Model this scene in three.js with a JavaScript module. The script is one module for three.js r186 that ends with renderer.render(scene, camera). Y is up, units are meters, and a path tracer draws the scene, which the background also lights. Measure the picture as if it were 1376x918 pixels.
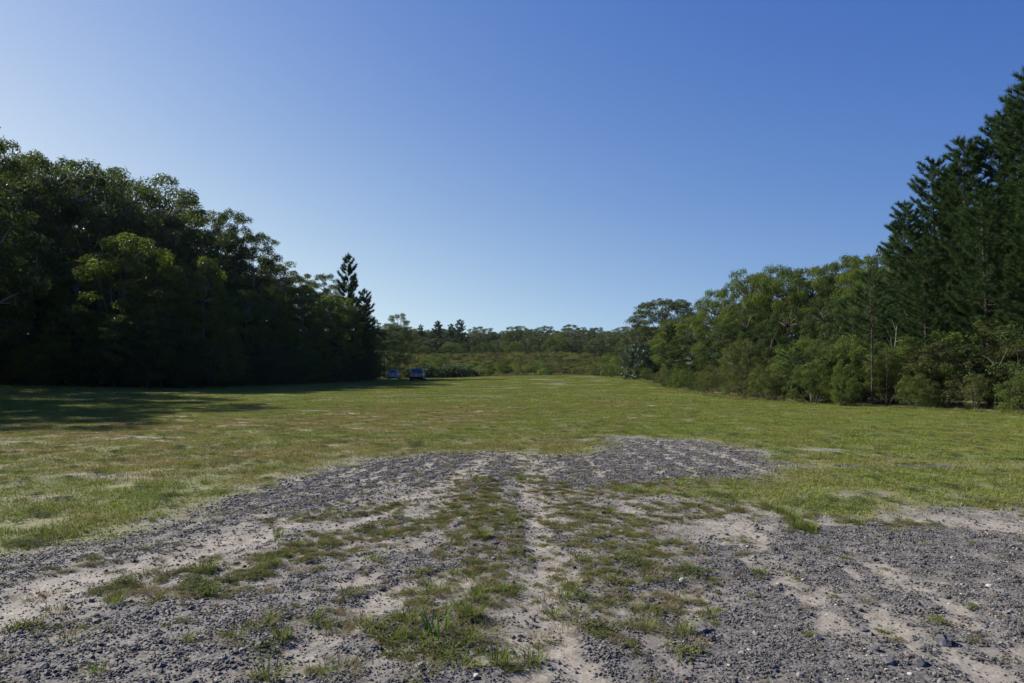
import * as THREE from 'three';
import { createNoise2D } from 'simplex-noise';
import { mergeGeometries } from 'three/addons/utils/BufferGeometryUtils.js';

// ---------------------------------------------------------------- camera, sky, sun, exposure
const renderer = new THREE.WebGLRenderer({ antialias: true });
renderer.toneMapping = THREE.LinearToneMapping;
renderer.toneMappingExposure = 1.9;
renderer.shadowMap.enabled = true;
const scene = new THREE.Scene();
const EYE = 1.6, F = 917, CX = 688, CY = 459, HORIZON = 497;     // the photograph is 1376 x 918
const PITCH = Math.atan((HORIZON - CY) / F);
const camera = new THREE.PerspectiveCamera(2 * Math.atan(CY / F) * 180 / Math.PI, 1376 / 918, 0.1, 3000);
camera.position.set(0, EYE, 0);
camera.rotation.set(PITCH, 0, 0);

const SUN_AZ = -62 * Math.PI / 180, SUN_EL = 34 * Math.PI / 180;   // left of the view and ahead of it
const sunDir = new THREE.Vector3(Math.sin(SUN_AZ) * Math.cos(SUN_EL), Math.sin(SUN_EL), -Math.cos(SUN_AZ) * Math.cos(SUN_EL));
const sun = new THREE.DirectionalLight(new THREE.Color().setRGB(1, 0.93, 0.82), 5);
sun.position.copy(sunDir).multiplyScalar(300); sun.castShadow = true; sun.shadow.radius = 1.2;
sun.shadow.mapSize.set(4096, 4096);
Object.assign(sun.shadow.camera, { left: -160, right: 160, top: 160, bottom: -160, near: 1, far: 800 });
scene.add(sun, sun.target);

{ // clear sky: deep blue overhead, paler to the horizon, whiter round the sun
  const W = 1024, Hh = 512, d = new Float32Array(W * Hh * 4);
  const FLOOR = [0.005, 0.03, 0.1], A0 = [1.826, 1.377, 0.465], A1 = [-5.276, -4.07, -1.545], A2 = [-2.2, -1.55, -0.68];   // air light by channel: level, fall with height, fall with the angle from the sun
  for (let r = 0; r < Hh; r++) {
    const up = ((r + 0.5) / Hh - 0.5) * Math.PI, y = Math.sin(up), yp = 1 - Math.exp(-Math.max(0, y) / 0.9);
    for (let c = 0; c < W; c++) {
      const a = ((c + 0.5) / W - 0.5) * 2 * Math.PI, x = Math.cos(a) * Math.cos(up), z = Math.sin(a) * Math.cos(up);
      const g = Math.acos(Math.min(1, Math.max(-1, x * sunDir.x + y * sunDir.y + z * sunDir.z))), gp = 1.9 * Math.tanh(g / 1.9);
      for (let k = 0; k < 3; k++) {
        const v = FLOOR[k] + Math.exp(A0[k] + A1[k] * yp + A2[k] * gp);
        d[(r * W + c) * 4 + k] = Math.min(v, 0.95) / renderer.toneMappingExposure;
      }
      d[(r * W + c) * 4 + 3] = 1;
    }
  }
  const t = new THREE.DataTexture(d, W, Hh, THREE.RGBAFormat, THREE.FloatType);
  t.mapping = THREE.EquirectangularReflectionMapping; t.magFilter = THREE.LinearFilter; t.needsUpdate = true;
  scene.background = t; scene.environment = t;
}
scene.fog = new THREE.FogExp2(new THREE.Color().setRGB(0.62, 0.74, 0.95), 0.00006);

// ---------------------------------------------------------------- helpers
function mulberry(a) { return () => { a |= 0; a = a + 0x6D2B79F5 | 0; let t = Math.imul(a ^ a >>> 15, 1 | a); t = t + Math.imul(t ^ t >>> 7, 61 | t) ^ t; return ((t ^ t >>> 14) >>> 0) / 4294967296; }; }
const V3 = (x, y, z) => new THREE.Vector3(x, y, z);
const n2 = createNoise2D(mulberry(11)), n2b = createNoise2D(mulberry(23));
function fbm(x, y, o = 4) { let s = 0, a = 0.5, f = 1; for (let i = 0; i < o; i++) { s += a * n2(x * f + i * 17.3, y * f - i * 9.1); a *= 0.5; f *= 2.03; } return s; }
const clamp = (x, a = 0, b = 1) => Math.min(b, Math.max(a, x));
const sstep = (a, b, x) => { const t = clamp((x - a) / (b - a)); return t * t * (3 - 2 * t); };
const mix3 = (a, b, t) => [a[0] + (b[0] - a[0]) * t, a[1] + (b[1] - a[1]) * t, a[2] + (b[2] - a[2]) * t];
const taken = new Map();
function numbered(name) { const n = taken.get(name) || 0; taken.set(name, n + 1); return n ? `${name}_${String(n).padStart(3, '0')}` : name; }
function shadows(o) { o.traverse((m) => { if (m.isMesh) { m.castShadow = true; m.receiveShadow = true; } }); return o; }
function tag(o, label, category, group, kind) {
  o.userData.label = label; if (category) o.userData.category = category;
  if (group) o.userData.group = group; if (kind) o.userData.kind = kind; return o;
}
// a pixel of the photograph as (X, D): metres right of the camera and ahead of it, on level ground
function ray(px, py) {
  const v = V3((px - CX) / F, -(py - CY) / F, -1).applyAxisAngle(V3(1, 0, 0), PITCH);
  return v;
}
function onGround(px, py) { const r = ray(px, py), t = -EYE / r.y; return [r.x * t, -r.z * t]; }
function atDepth(px, py, D) { const r = ray(px, py), t = -D / r.z; return [r.x * t, EYE + r.y * t]; }   // (X, height)

// ---------------------------------------------------------------- lie of the land (X, D)
const EDGE_R = [[-30, 34], [10, 24], [18, 21], [24.5, 18.5], [29, 16], [31, 14], [37, 12.6], [44, 12.6], [55, 12.9], [81, 16], [110, 20], [125, 24], [400, 60]];   // D, X of the right-hand wood's edge
const EDGE_L = [[-30, -30], [10, -29], [28, -32], [45, -38], [54, -38], [58, -31], [66, -26.5], [77, -23], [90, -21.5], [98, -20.5], [106, -21.5], [115, -21], [400, -60]];
function along(line, D) { for (let i = 1; i < line.length; i++) if (D <= line[i][0]) { const [a, b] = line[i - 1], [c, d] = line[i]; return b + (d - b) * clamp((D - a) / (c - a)); } return line[line.length - 1][1]; }
function land(X, D) {
  let h = 0.025 * fbm(X / 3.1, D / 3.1, 3) * sstep(2, 8, D);
  h += 0.6 * sstep(-19, -44, X) * sstep(8, 30, D);
  h += 0.62 * sstep(55, 118, D) * Math.exp(-(((X - 7) / 20) ** 2));
  h += 4.6 * sstep(122, 205, D);
  h += 0.12 * fbm(X / 14, D / 14, 3) * sstep(15, 50, D);
  return h;
}

// ---------------------------------------------------------------- what lies on the near ground, read off the photograph
const poly = [[-700, 830], [0, 744], [100, 730], [200, 714], [300, 674], [350, 652], [420, 632], [480, 619], [560, 611], [650, 606], [720, 610], [780, 612], [812, 604], [820, 587], [880, 589], [950, 592], [1010, 602], [1055, 622], [1030, 640], [960, 648], [900, 652], [850, 660], [960, 676], [1040, 684], [1120, 694], [1200, 686], [1376, 682], [1900, 690], [1900, 1300], [-700, 1300]].map((p) => onGround(...p));
const S = (pts, r, a = 1) => ({ pts: pts.map((p) => onGround(...p)), r, a });
const gravelStrokes = [
  S([[-300, 960], [0, 880], [150, 850], [300, 826], [420, 795], [540, 772], [640, 740]], 0.34, 1), S([[-100, 1050], [120, 905], [300, 880], [400, 850]], 0.4, 1), S([[300, 930], [420, 880], [470, 850]], 0.3, 0.8),
  S([[-200, 800], [0, 764], [140, 738], [250, 706], [340, 676], [430, 648], [540, 620]], 0.42, 0.75), S([[400, 690], [500, 648], [600, 612]], 0.34, 1), S([[560, 650], [640, 612]], 0.2, 0.9),
  S([[665, 612], [668, 640], [650, 655]], 0.22, 1), S([[760, 618], [775, 650]], 0.35, 1), S([[800, 612], [850, 640], [800, 650]], 0.35, 1), S([[825, 590], [870, 615], [905, 645]], 0.42, 1), S([[860, 592], [930, 615], [985, 640]], 0.36, 1), S([[930, 594], [1000, 612], [1045, 630]], 0.3, 0.8), S([[1090, 628], [1180, 632]], 0.25, 0.7), S([[1220, 626], [1310, 632]], 0.2, 0.8),
  S([[900, 780], [960, 830], [1040, 900], [1100, 960]], 0.42, 1), S([[830, 880], [900, 960]], 0.35, 0.8), S([[990, 740], [1100, 830], [1230, 940]], 0.34, 1), S([[1090, 730], [1180, 790], [1376, 900]], 0.32, 1), S([[1080, 722], [1200, 730], [1376, 800], [1500, 850]], 0.36, 1), S([[1230, 715], [1376, 740], [1600, 780]], 0.42, 0.9), S([[1250, 900], [1376, 980]], 0.4, 0.9),
  S([[560, 915], [640, 880], [690, 890]], 0.26, 0.75), S([[520, 850], [560, 840]], 0.2, 0.6), S([[560, 760], [640, 752]], 0.18, 0.9), S([[770, 720], [830, 740]], 0.3, 0.5), S([[780, 860], [880, 850]], 0.3, 0.6), S([[660, 700], [700, 720]], 0.2, 0.5),
];
const sandStrokes = [
  S([[560, 614], [470, 655]], 0.07, 0.8),
  S([[670, 608], [640, 640], [600, 665]], 0.08, 0.8),
  S([[780, 612], [812, 640]], 0.06, 0.8),
  S([[905, 590], [975, 615], [1020, 632]], 0.06, 0.8),
  S([[840, 586], [905, 618], [940, 645]], 0.05, 0.9),
  S([[705, 612], [712, 650], [722, 720], [735, 800], [730, 930], [728, 1000]], 0.11, 1), S([[745, 620], [730, 645]], 0.13, 0.9), S([[650, 612], [610, 640], [560, 668], [480, 700]], 0.15, 0.9), S([[600, 614], [520, 652], [430, 690], [380, 700]], 0.1, 0.7), S([[500, 624], [440, 650]], 0.08, 0.6),
  S([[450, 850], [540, 800], [640, 765]], 0.13, 1), S([[380, 918], [450, 850]], 0.12, 0.8), S([[0, 826], [110, 776], [260, 742], [380, 712]], 0.16, 0.85), S([[-200, 900], [0, 830]], 0.2, 0.8), S([[430, 795], [500, 775]], 0.12, 0.8),
  S([[828, 590], [900, 648]], 0.06, 1), S([[870, 590], [960, 628], [990, 632]], 0.07, 0.9), S([[940, 592], [990, 606]], 0.09, 0.8), S([[790, 610], [850, 628]], 0.06, 0.6),
  S([[950, 692], [1010, 712], [990, 726]], 0.26, 1), S([[1000, 725], [1060, 790], [1150, 860]], 0.1, 0.8), S([[1120, 800], [1210, 850], [1330, 918], [1450, 980]], 0.16, 0.95), S([[1180, 760], [1290, 830], [1400, 900]], 0.09, 0.9), S([[1130, 760], [1220, 800]], 0.06, 0.7),
  S([[1160, 694], [1260, 700], [1376, 708]], 0.2, 0.9), S([[900, 810], [960, 800]], 0.2, 0.9), S([[720, 870], [760, 918]], 0.2, 0.9), S([[640, 890], [700, 870]], 0.12, 0.8), S([[1060, 640], [1160, 645]], 0.1, 0.6),
];
const vegStrokes = [
  S([[180, 792], [300, 775], [400, 748], [480, 722], [560, 706]], 0.26, 0.75), S([[240, 800], [300, 795], [340, 770]], 0.16, 1), S([[380, 700], [450, 690], [530, 680]], 0.22, 0.5), S([[640, 650], [630, 700], [650, 740], [640, 790], [590, 830], [560, 870]], 0.28, 0.75), S([[640, 690], [670, 700]], 0.3, 0.9),
  S([[770, 690], [830, 710], [860, 760], [850, 830]], 0.42, 0.6), S([[800, 770], [870, 790]], 0.4, 0.5), S([[860, 658], [960, 655], [1100, 660], [1376, 672]], 0.42, 1), S([[1020, 670], [1080, 712]], 0.1, 1), S([[900, 690], [960, 680]], 0.3, 0.7), S([[1110, 695], [1240, 706]], 0.25, 0.5), S([[740, 660], [820, 665]], 0.25, 0.5),
  S([[560, 790], [620, 800]], 0.2, 0.5), S([[600, 880], [690, 880]], 0.22, 0.45), S([[330, 860], [400, 840], [460, 840]], 0.16, 0.4), S([[60, 850], [110, 840]], 0.1, 0.4), S([[450, 918], [560, 900]], 0.2, 0.35), S([[60, 770], [170, 745]], 0.14, 0.5), S([[700, 640], [760, 655]], 0.16, 0.5),
];
function segDist(x, y, a, b) { const dx = b[0] - a[0], dy = b[1] - a[1], t = clamp(((x - a[0]) * dx + (y - a[1]) * dy) / (dx * dx + dy * dy || 1)); return Math.hypot(x - a[0] - t * dx, y - a[1] - t * dy); }
function strokeField(list, x, y) { let m = 0; for (const s of list) { if (s.box === undefined) { s.box = [1e9, 1e9, -1e9, -1e9]; for (const p of s.pts) { s.box[0] = Math.min(s.box[0], p[0] - s.r * 2); s.box[1] = Math.min(s.box[1], p[1] - s.r * 2); s.box[2] = Math.max(s.box[2], p[0] + s.r * 2); s.box[3] = Math.max(s.box[3], p[1] + s.r * 2); } } if (x < s.box[0] || y < s.box[1] || x > s.box[2] || y > s.box[3]) continue; for (let i = 1; i < s.pts.length; i++) { const v = s.a * sstep(1.8, 0.55, segDist(x, y, s.pts[i - 1], s.pts[i]) / s.r); if (v > m) m = v; } } return m; }
function polyDist(x, y) { let ins = false, d = 1e9; for (let i = 0, j = poly.length - 1; i < poly.length; j = i++) { const a = poly[i], b = poly[j]; if ((a[1] > y) !== (b[1] > y) && x < (b[0] - a[0]) * (y - a[1]) / (b[1] - a[1]) + a[0]) ins = !ins; d = Math.min(d, segDist(x, y, a, b)); } return ins ? d : -d; }
const MX = 13, MD0 = 1, MD1 = 20, MR = 0.035, MW = Math.ceil(2 * MX / MR), MH = Math.ceil((MD1 - MD0) / MR);
const mask = new Float32Array(MW * MH * 4);
for (let j = 0; j < MH; j++) for (let i = 0; i < MW; i++) {
  let x = -MX + i * MR, y = MD0 + j * MR; const k = Math.sqrt(y / 6);
  const wx = x + (0.16 * fbm(x / 0.7, y / 0.7, 3) + 0.05 * n2(x * 6, y * 6)) * k, wy = y + (0.22 * fbm(x / 0.7 + 40, y / 0.7, 3) + 0.06 * n2(x * 6 + 9, y * 6)) * k;
  const o = (j * MW + i) * 4;
  mask[o] = sstep(-0.42, 0.42, polyDist(wx, wy) / k + 0.2 * n2b(x * 2.2, y * 2.2) + 0.25 * fbm(x * 0.9, y * 0.9 + 5, 4));
  const soft = fbm(x / 0.55 + 7, y / 0.75, 4);
  mask[o + 1] = clamp(strokeField(gravelStrokes, wx, wy) * (0.95 + 0.9 * soft) + 0.27 + 0.5 * soft + 0.18 * fbm(x / 0.16, y / 0.2, 2));
  mask[o + 2] = clamp(strokeField(sandStrokes, wx, wy) * (0.85 + 1.6 * fbm(x / 0.33, y / 0.45 + 30, 4)));
  mask[o + 3] = clamp(strokeField(vegStrokes, wx, wy) * (0.62 + 1.9 * fbm(x / 0.30 + 70, y / 0.34, 4)) + 0.5 * fbm(x / 0.4 + 90, y / 0.45, 4) - 0.10 + 0.13 * Math.exp(-((x + 0.3) ** 2) / 5) * sstep(3, 4.5, y));
}
const M = [0, 0, 0, 0];
function near(X, D) {   // bare, gravel, sand, plants at a place
  const u = (X + MX) / MR, v = (D - MD0) / MR;
  if (D > MD1 - 0.1 || X < -MX + 0.1 || X > MX - 0.1 || D < MD0 + 0.1) { const b = D < MD0 + 0.1 ? 1 : D < 8 && D > 0 ? sstep(0, 1, polyDist(X, D)) : 0; M[0] = b; M[1] = 0.4; M[2] = 0.2; M[3] = 0.1; return M; }
  const i = Math.floor(u), j = Math.floor(v), a = u - i, b = v - j, o = (j * MW + i) * 4, p = o + MW * 4;
  for (let c = 0; c < 4; c++) M[c] = (mask[o + c] * (1 - a) + mask[o + 4 + c] * a) * (1 - b) + (mask[p + c] * (1 - a) + mask[p + 4 + c] * a) * b;
  return M;
}
// bare spots and browner places in the field
const spots = [[190, 588, 1.3, 0.28, 0], [215, 583, 0.8, 0.2, 0], [20, 594, 1.2, 0.35, 0], [480, 556, 0.5, 0.5, 0], [500, 560, 0.7, 0.35, 0], [560, 568, 0.5, 0.55, 1], [545, 572, 0.3, 0.3, 1], [590, 560, 0.35, 0.3, 0], [640, 553, 0.9, 0.35, 0], [480, 575, 0.45, 0.3, 0], [265, 603, 0.5, 0.14, 0], [120, 640, 0.8, 0.2, 0], [60, 670, 0.5, 0.2, 0], [150, 645, 0.4, 0.14, 0], [300, 655, 0.4, 0.12, 0], [730, 546, 0.5, 0.4, 0], [772, 543, 0.6, 0.4, 0], [824, 545, 0.9, 0.4, 0], [875, 544, 0.6, 0.4, 0], [690, 548, 0.4, 0.3, 0], [930, 547, 0.5, 0.3, 0], [745, 590, 0.35, 0.4, 1], [790, 590, 0.3, 0.4, 0], [1110, 605, 0.6, 0.3, 0], [1180, 612, 0.7, 0.2, 0], [1250, 628, 0.7, 0.2, 1], [1150, 628, 0.5, 0.25, 1], [1240, 566, 0.9, 0.15, 1], [1290, 570, 1.1, 0.15, 1], [1200, 563, 0.8, 0.15, 1], [1080, 560, 0.6, 0.2, 1], [1300, 668, 0.5, 0.18, 0], [1180, 665, 0.4, 0.2, 0], [1090, 668, 0.5, 0.14, 0], [330, 572, 0.8, 0.3, 0], [420, 552, 0.8, 0.5, 0], [240, 560, 1.3, 0.3, 0], [360, 546, 1.2, 0.4, 0]].map(([px, py, rx, rd, k]) => [...onGround(px, py), rx, rd, k]);
function bareSpot(X, D) {
  let m = 0, kind = 0; const w = 0.9 * fbm(X / 0.6, D / 0.45, 4);
  for (const [sx, sd, rx, rd, k] of spots) { const dx = (X - sx) / rx, dd = (D - sd) / rd, q = dx * dx + dd * dd; if (q < 9) { const v = sstep(1.15, 0.2, Math.sqrt(q) + w * 1.5 + 0.5 * n2(X * 3.3, D * 2.1)); if (v > m) { m = v; kind = k; } } }
  return [m, kind];
}
function brownness(X, D) {
  const l = segDist(X, D, [-13, 15], [-3.5, 24]) / 4.5, l2 = segDist(X, D, [-7, 11.5], [1, 15.5]) / 1.6, l3 = segDist(X, D, [-6, 30], [8, 31]) / 2.4;
  const b = 0.75 * Math.exp(-l * l) + 0.5 * Math.exp(-l2 * l2) + 0.4 * Math.exp(-l3 * l3);
  return clamp(b * (0.8 + 1.2 * fbm(X / 2.2, D / 2.2, 3)) + 0.42 * fbm(X / 4 + 3, D / 4, 5) + 0.14);
}

// ---------------------------------------------------------------- the ground
const rnd0 = mulberry(5);
const speck = new Float32Array(512 * 512); for (let i = 0; i < speck.length; i++) speck[i] = rnd0();
const hash = (i, j) => speck[((j & 511) << 9) | (i & 511)];
function groundColor(X, D, res, i, j) {
  const [bare, gravel, sand, veg] = near(X, D).slice();
  const [sp, kind] = bareSpot(X, D), br = brownness(X, D);
  const r1 = hash(i, j), r2 = hash(i * 7 + 13, j * 3 + 5), f = fbm(X / 0.35 + 3, D / 0.35, 4), f2 = fbm(X / 2.6, D / 2.6, 3);
  // soil and thatch under grass
  let thatch = mix3([0.092, 0.098, 0.028], [0.140, 0.112, 0.056], clamp(br + 0.3 + 0.8 * f));
  thatch = mix3(thatch, [0.17, 0.145, 0.09], clamp(f * 0.9) * 0.6);
  let grass = mix3(thatch, mix3([0.100, 0.118, 0.028], [0.150, 0.125, 0.050], clamp(br * 0.9)), clamp(0.35 + 0.6 * f2));
  const g = 0.5 + 0.6 * r1 + 0.4 * hash(i * 3 + 19, j * 5 + 2); grass = grass.map((v) => v * g * (1 + 0.2 * f2));
  // sand, pale and dull, with dust
  let s = mix3([0.115, 0.107, 0.094], [0.225, 0.204, 0.172], clamp(0.45 + 0.9 * f));
  s = mix3(s, [0.255, 0.226, 0.186], sand * 0.7).map((v) => v * (0.68 + 0.62 * r1 * r1 + 0.22 * hash(i * 5 + 3, j * 11 + 7)));
  const stony = clamp(gravel * (1 - 0.75 * sand));
  const dark = r2 < 0.42 ? [0.038, 0.037, 0.037] : r2 < 0.74 ? [0.070, 0.068, 0.066] : r2 < 0.94 ? [0.125, 0.120, 0.113] : [0.24, 0.225, 0.205];
  const hit = sstep(0.1, 0.9, stony + 0.5 * (r1 - 0.5)) * (0.9 - 0.35 * clamp(0.5 + fbm(X / 0.8 + 11, D / 1.6, 3)));
  let b = mix3(s, dark, hit * 0.92);
  b = mix3(b, [0.12, 0.105, 0.06], clamp(veg * 0.55));
  let c = mix3(grass, b, bare);
  if (sp > 0) c = mix3(c, kind ? mix3(s, dark, 0.75) : s, sp * 0.8);
  return [c, hit];
}
function mapOf(size, x0, d0, span, bump) {
  const col = new Uint8Array(size * size * 4), hgt = bump && new Uint8Array(size * size * 4), toS = (v) => { v = clamp(v); return 255 * (v <= 0.0031308 ? v * 12.92 : 1.055 * v ** (1 / 2.4) - 0.055); };
  const res = span / size;
  for (let j = 0; j < size; j++) for (let i = 0; i < size; i++) {
    const X = x0 + (i + 0.5) * res, D = d0 + (j + 0.5) * res, o = (j * size + i) * 4, [c, hit] = groundColor(X, D, res, i, j);
    for (let k = 0; k < 3; k++) col[o + k] = toS(c[k]); col[o + 3] = 255;
    if (hgt) { hgt[o] = hgt[o + 1] = hgt[o + 2] = 255 * clamp(0.35 + 0.25 * fbm(X / 0.12, D / 0.12, 3) + 0.4 * hit * (hash(i >> 1, j >> 1) - 0.3) + 0.12 * (hash(i + 77, j) - 0.5)); hgt[o + 3] = 255; }
  }
  const mk = (d, srgb) => { const t = new THREE.DataTexture(d, size, size); t.magFilter = THREE.LinearFilter; t.wrapS = t.wrapT = THREE.MirroredRepeatWrapping; if (srgb) t.colorSpace = THREE.SRGBColorSpace; t.repeat.set(1 / span, 1 / span); t.offset.set(-x0 / span, -d0 / span); t.needsUpdate = true; return t; };
  return { map: mk(col, true), bumpMap: hgt && mk(hgt, false) };
}
{
  const NEAR = [-11, 1, 22], MID = [-40, 0, 80], FAR = [-170, -30, 340];
  const nearMap = mapOf(2048, ...NEAR, true), midMap = mapOf(2048, ...MID, true), farMap = mapOf(1024, ...FAR, false);
  const mats = [new THREE.MeshStandardMaterial({ map: nearMap.map, bumpMap: nearMap.bumpMap, bumpScale: 0.018, roughness: 0.95 }),
    new THREE.MeshStandardMaterial({ map: midMap.map, bumpMap: midMap.bumpMap, bumpScale: 0.03, roughness: 0.95 }),
    new THREE.MeshStandardMaterial({ map: farMap.map, roughness: 1 })];
  const axis = (lo, hi, step, out, most) => { const a = []; for (let x = lo; x <= hi + 1e-6; x += step) a.push(x); let s = step; while (a[a.length - 1] < most) { s *= 1.09; a.push(a[a.length - 1] + s); } s = step; while (a[0] > out) { s *= 1.09; a.unshift(a[0] - s); } return a; };
  const xs = axis(-11, 11, 0.1, -450, 450), ds = axis(1, 23, 0.1, -120, 520);
  const pos = [], uv = [], groups = [[], [], []];
  for (const D of ds) for (const X of xs) {
    let h = land(X, D);
    if (D > 1 && D < 20 && Math.abs(X) < 12) { const m = near(X, D); h += m[0] * (0.012 * n2(X * 3.1, D * 3.1) - 0.018 * m[2] + 0.008 * m[1] + 0.012 * m[3]); }
    pos.push(X, h, -D); uv.push(X, D);
  }
  const w = xs.length;
  for (let j = 0; j + 1 < ds.length; j++) for (let i = 0; i + 1 < w; i++) {
    const cx = (xs[i] + xs[i + 1]) / 2, cd = (ds[j] + ds[j + 1]) / 2, a = j * w + i;
    const g = Math.abs(cx) < 11 && cd > 1 && cd < 23 ? 0 : Math.abs(cx) < 40 && cd > 0 && cd < 80 ? 1 : 2;
    groups[g].push(a, a + 1, a + w, a + 1, a + w + 1, a + w);
  }
  const geo = new THREE.BufferGeometry();
  geo.setAttribute('position', new THREE.Float32BufferAttribute(pos, 3)); geo.setAttribute('uv', new THREE.Float32BufferAttribute(uv, 2));
  const all = []; let at = 0; groups.forEach((g, k) => { geo.addGroup(at, g.length, k); at += g.length; for (const v of g) all.push(v); });
  geo.setIndex(all); geo.computeVertexNormals();
  const ground = new THREE.Mesh(geo, mats); ground.name = 'ground'; ground.userData.kind = 'structure';
  tag(ground, 'open field of grass, pale sand and dark gravel ringed by woods', 'ground'); scene.add(shadows(ground));
}
function surface(X, D) {
  let h = land(X, D);
  if (D > 1 && D < 20 && Math.abs(X) < 12) { const m = near(X, D); h += m[0] * (0.012 * n2(X * 3.1, D * 3.1) - 0.018 * m[2] + 0.008 * m[1] + 0.012 * m[3]); }
  return h;
}

// ---------------------------------------------------------------- builders for plants
class Shape {
  constructor() { this.p = []; this.c = []; this.i = []; }
  leaf(x, y, z, dx, dy, dz, nx, ny, nz, len, wid, c) {   // a pointed blade folded a little along its rib
    let sx = dy * nz - dz * ny, sy = dz * nx - dx * nz, sz = dx * ny - dy * nx; const l = Math.hypot(sx, sy, sz) || 1; sx *= wid / 2 / l; sy *= wid / 2 / l; sz *= wid / 2 / l;
    const k = this.p.length / 3, mx = x + dx * len * 0.45, my = y + dy * len * 0.45, mz = z + dz * len * 0.45, f = wid * 0.18;
    this.p.push(x, y, z, mx + sx + nx * f, my + sy + ny * f, mz + sz + nz * f, x + dx * len, y + dy * len, z + dz * len, mx - sx + nx * f, my - sy + ny * f, mz - sz + nz * f);
    for (let q = 0; q < 4; q++) this.c.push(c[0], c[1], c[2]);
    this.i.push(k, k + 1, k + 2, k, k + 2, k + 3);
  }
  needle(x, y, z, dx, dy, dz, len, wid, sx, sy, sz, c) {
    const k = this.p.length / 3; this.p.push(x - sx * wid / 2, y - sy * wid / 2, z - sz * wid / 2, x + sx * wid / 2, y + sy * wid / 2, z + sz * wid / 2, x + dx * len, y + dy * len, z + dz * len);
    for (let q = 0; q < 3; q++) this.c.push(c[0], c[1], c[2]); this.i.push(k, k + 1, k + 2);
  }
  tube(pts, rad, seg, col) {
    const k0 = this.p.length / 3, n = pts.length, up = V3(0, 1, 0), t = V3(0, 0, 0), s = V3(0, 0, 0), b = V3(0, 0, 0);
    for (let j = 0; j < n; j++) {
      t.copy(pts[Math.min(n - 1, j + 1)]).sub(pts[Math.max(0, j - 1)]).normalize();
      s.crossVectors(t, Math.abs(t.y) > 0.95 ? V3(1, 0, 0) : up).normalize(); b.crossVectors(s, t);
      for (let q = 0; q < seg; q++) { const a = q / seg * Math.PI * 2, ca = Math.cos(a) * rad[j], sa = Math.sin(a) * rad[j], c = col(j, q); this.p.push(pts[j].x + s.x * ca + b.x * sa, pts[j].y + s.y * ca + b.y * sa, pts[j].z + s.z * ca + b.z * sa); this.c.push(c[0], c[1], c[2]); }
    }
    for (let j = 0; j + 1 < n; j++) for (let q = 0; q < seg; q++) { const a = k0 + j * seg + q, d = k0 + j * seg + (q + 1) % seg; this.i.push(a, d, a + seg, d, d + seg, a + seg); }
  }
  blade(x, y, z, az, h, lean, wid, c, segs = 2) {   // grass blade: bends over along az
    const k = this.p.length / 3, ca = Math.cos(az), sa = Math.sin(az), px = -sa, pz = ca;
    for (let j = 0; j <= segs; j++) {
      const t = j / segs, o = lean * h * t * t, yy = y + h * t * (1 - 0.25 * lean * t), w = wid / 2 * (1 - t * t * 0.85);
      if (j < segs) { this.p.push(x + ca * o - px * w, yy, z + sa * o - pz * w, x + ca * o + px * w, yy, z + sa * o + pz * w); for (let q = 0; q < 2; q++) this.c.push(c[0], c[1], c[2]); }
      else { this.p.push(x + ca * o, yy, z + sa * o); this.c.push(c[0], c[1], c[2]); }
    }
    for (let j = 0; j < segs - 1; j++) { const a = k + j * 2; this.i.push(a, a + 1, a + 2, a + 1, a + 3, a + 2); }
    const a = k + (segs - 1) * 2; this.i.push(a, a + 1, a + 2);
  }
  build(smooth) {
    const g = new THREE.BufferGeometry(); g.setAttribute('position', new THREE.Float32BufferAttribute(this.p, 3)); g.setAttribute('color', new THREE.Float32BufferAttribute(this.c, 3)); g.setIndex(this.i);
    if (smooth) g.computeVertexNormals(); return g;
  }
}
const leafy = (o = {}) => new THREE.MeshPhysicalMaterial({ vertexColors: true, roughness: 0.94, specularIntensity: 0.25, transmission: 0.42, thickness: 0, side: THREE.DoubleSide, ...o });
const leafGloss = leafy({ transmission: 0.5, clearcoat: 0.2, clearcoatRoughness: 0.3 }), leafMat = leafy({}), leafYoung = leafy({ transmission: 0.52, clearcoat: 0.2, clearcoatRoughness: 0.3 }), leafShiny = leafy({ transmission: 0.25, clearcoat: 0.35, clearcoatRoughness: 0.42 });
const needleMat = leafy({ transmission: 0.3 }), bladeMat = leafy({ transmission: 0.35 }), barkMat = new THREE.MeshStandardMaterial({ vertexColors: true, roughness: 0.95 });
const tint = (rng, cols, jit = 0.25) => { const a = cols[Math.floor(rng() * cols.length)], k = 1 - jit / 2 + jit * rng(); return [a[0] * k * (0.93 + 0.14 * rng()), a[1] * k, a[2] * k * (0.9 + 0.2 * rng())]; };

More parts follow.
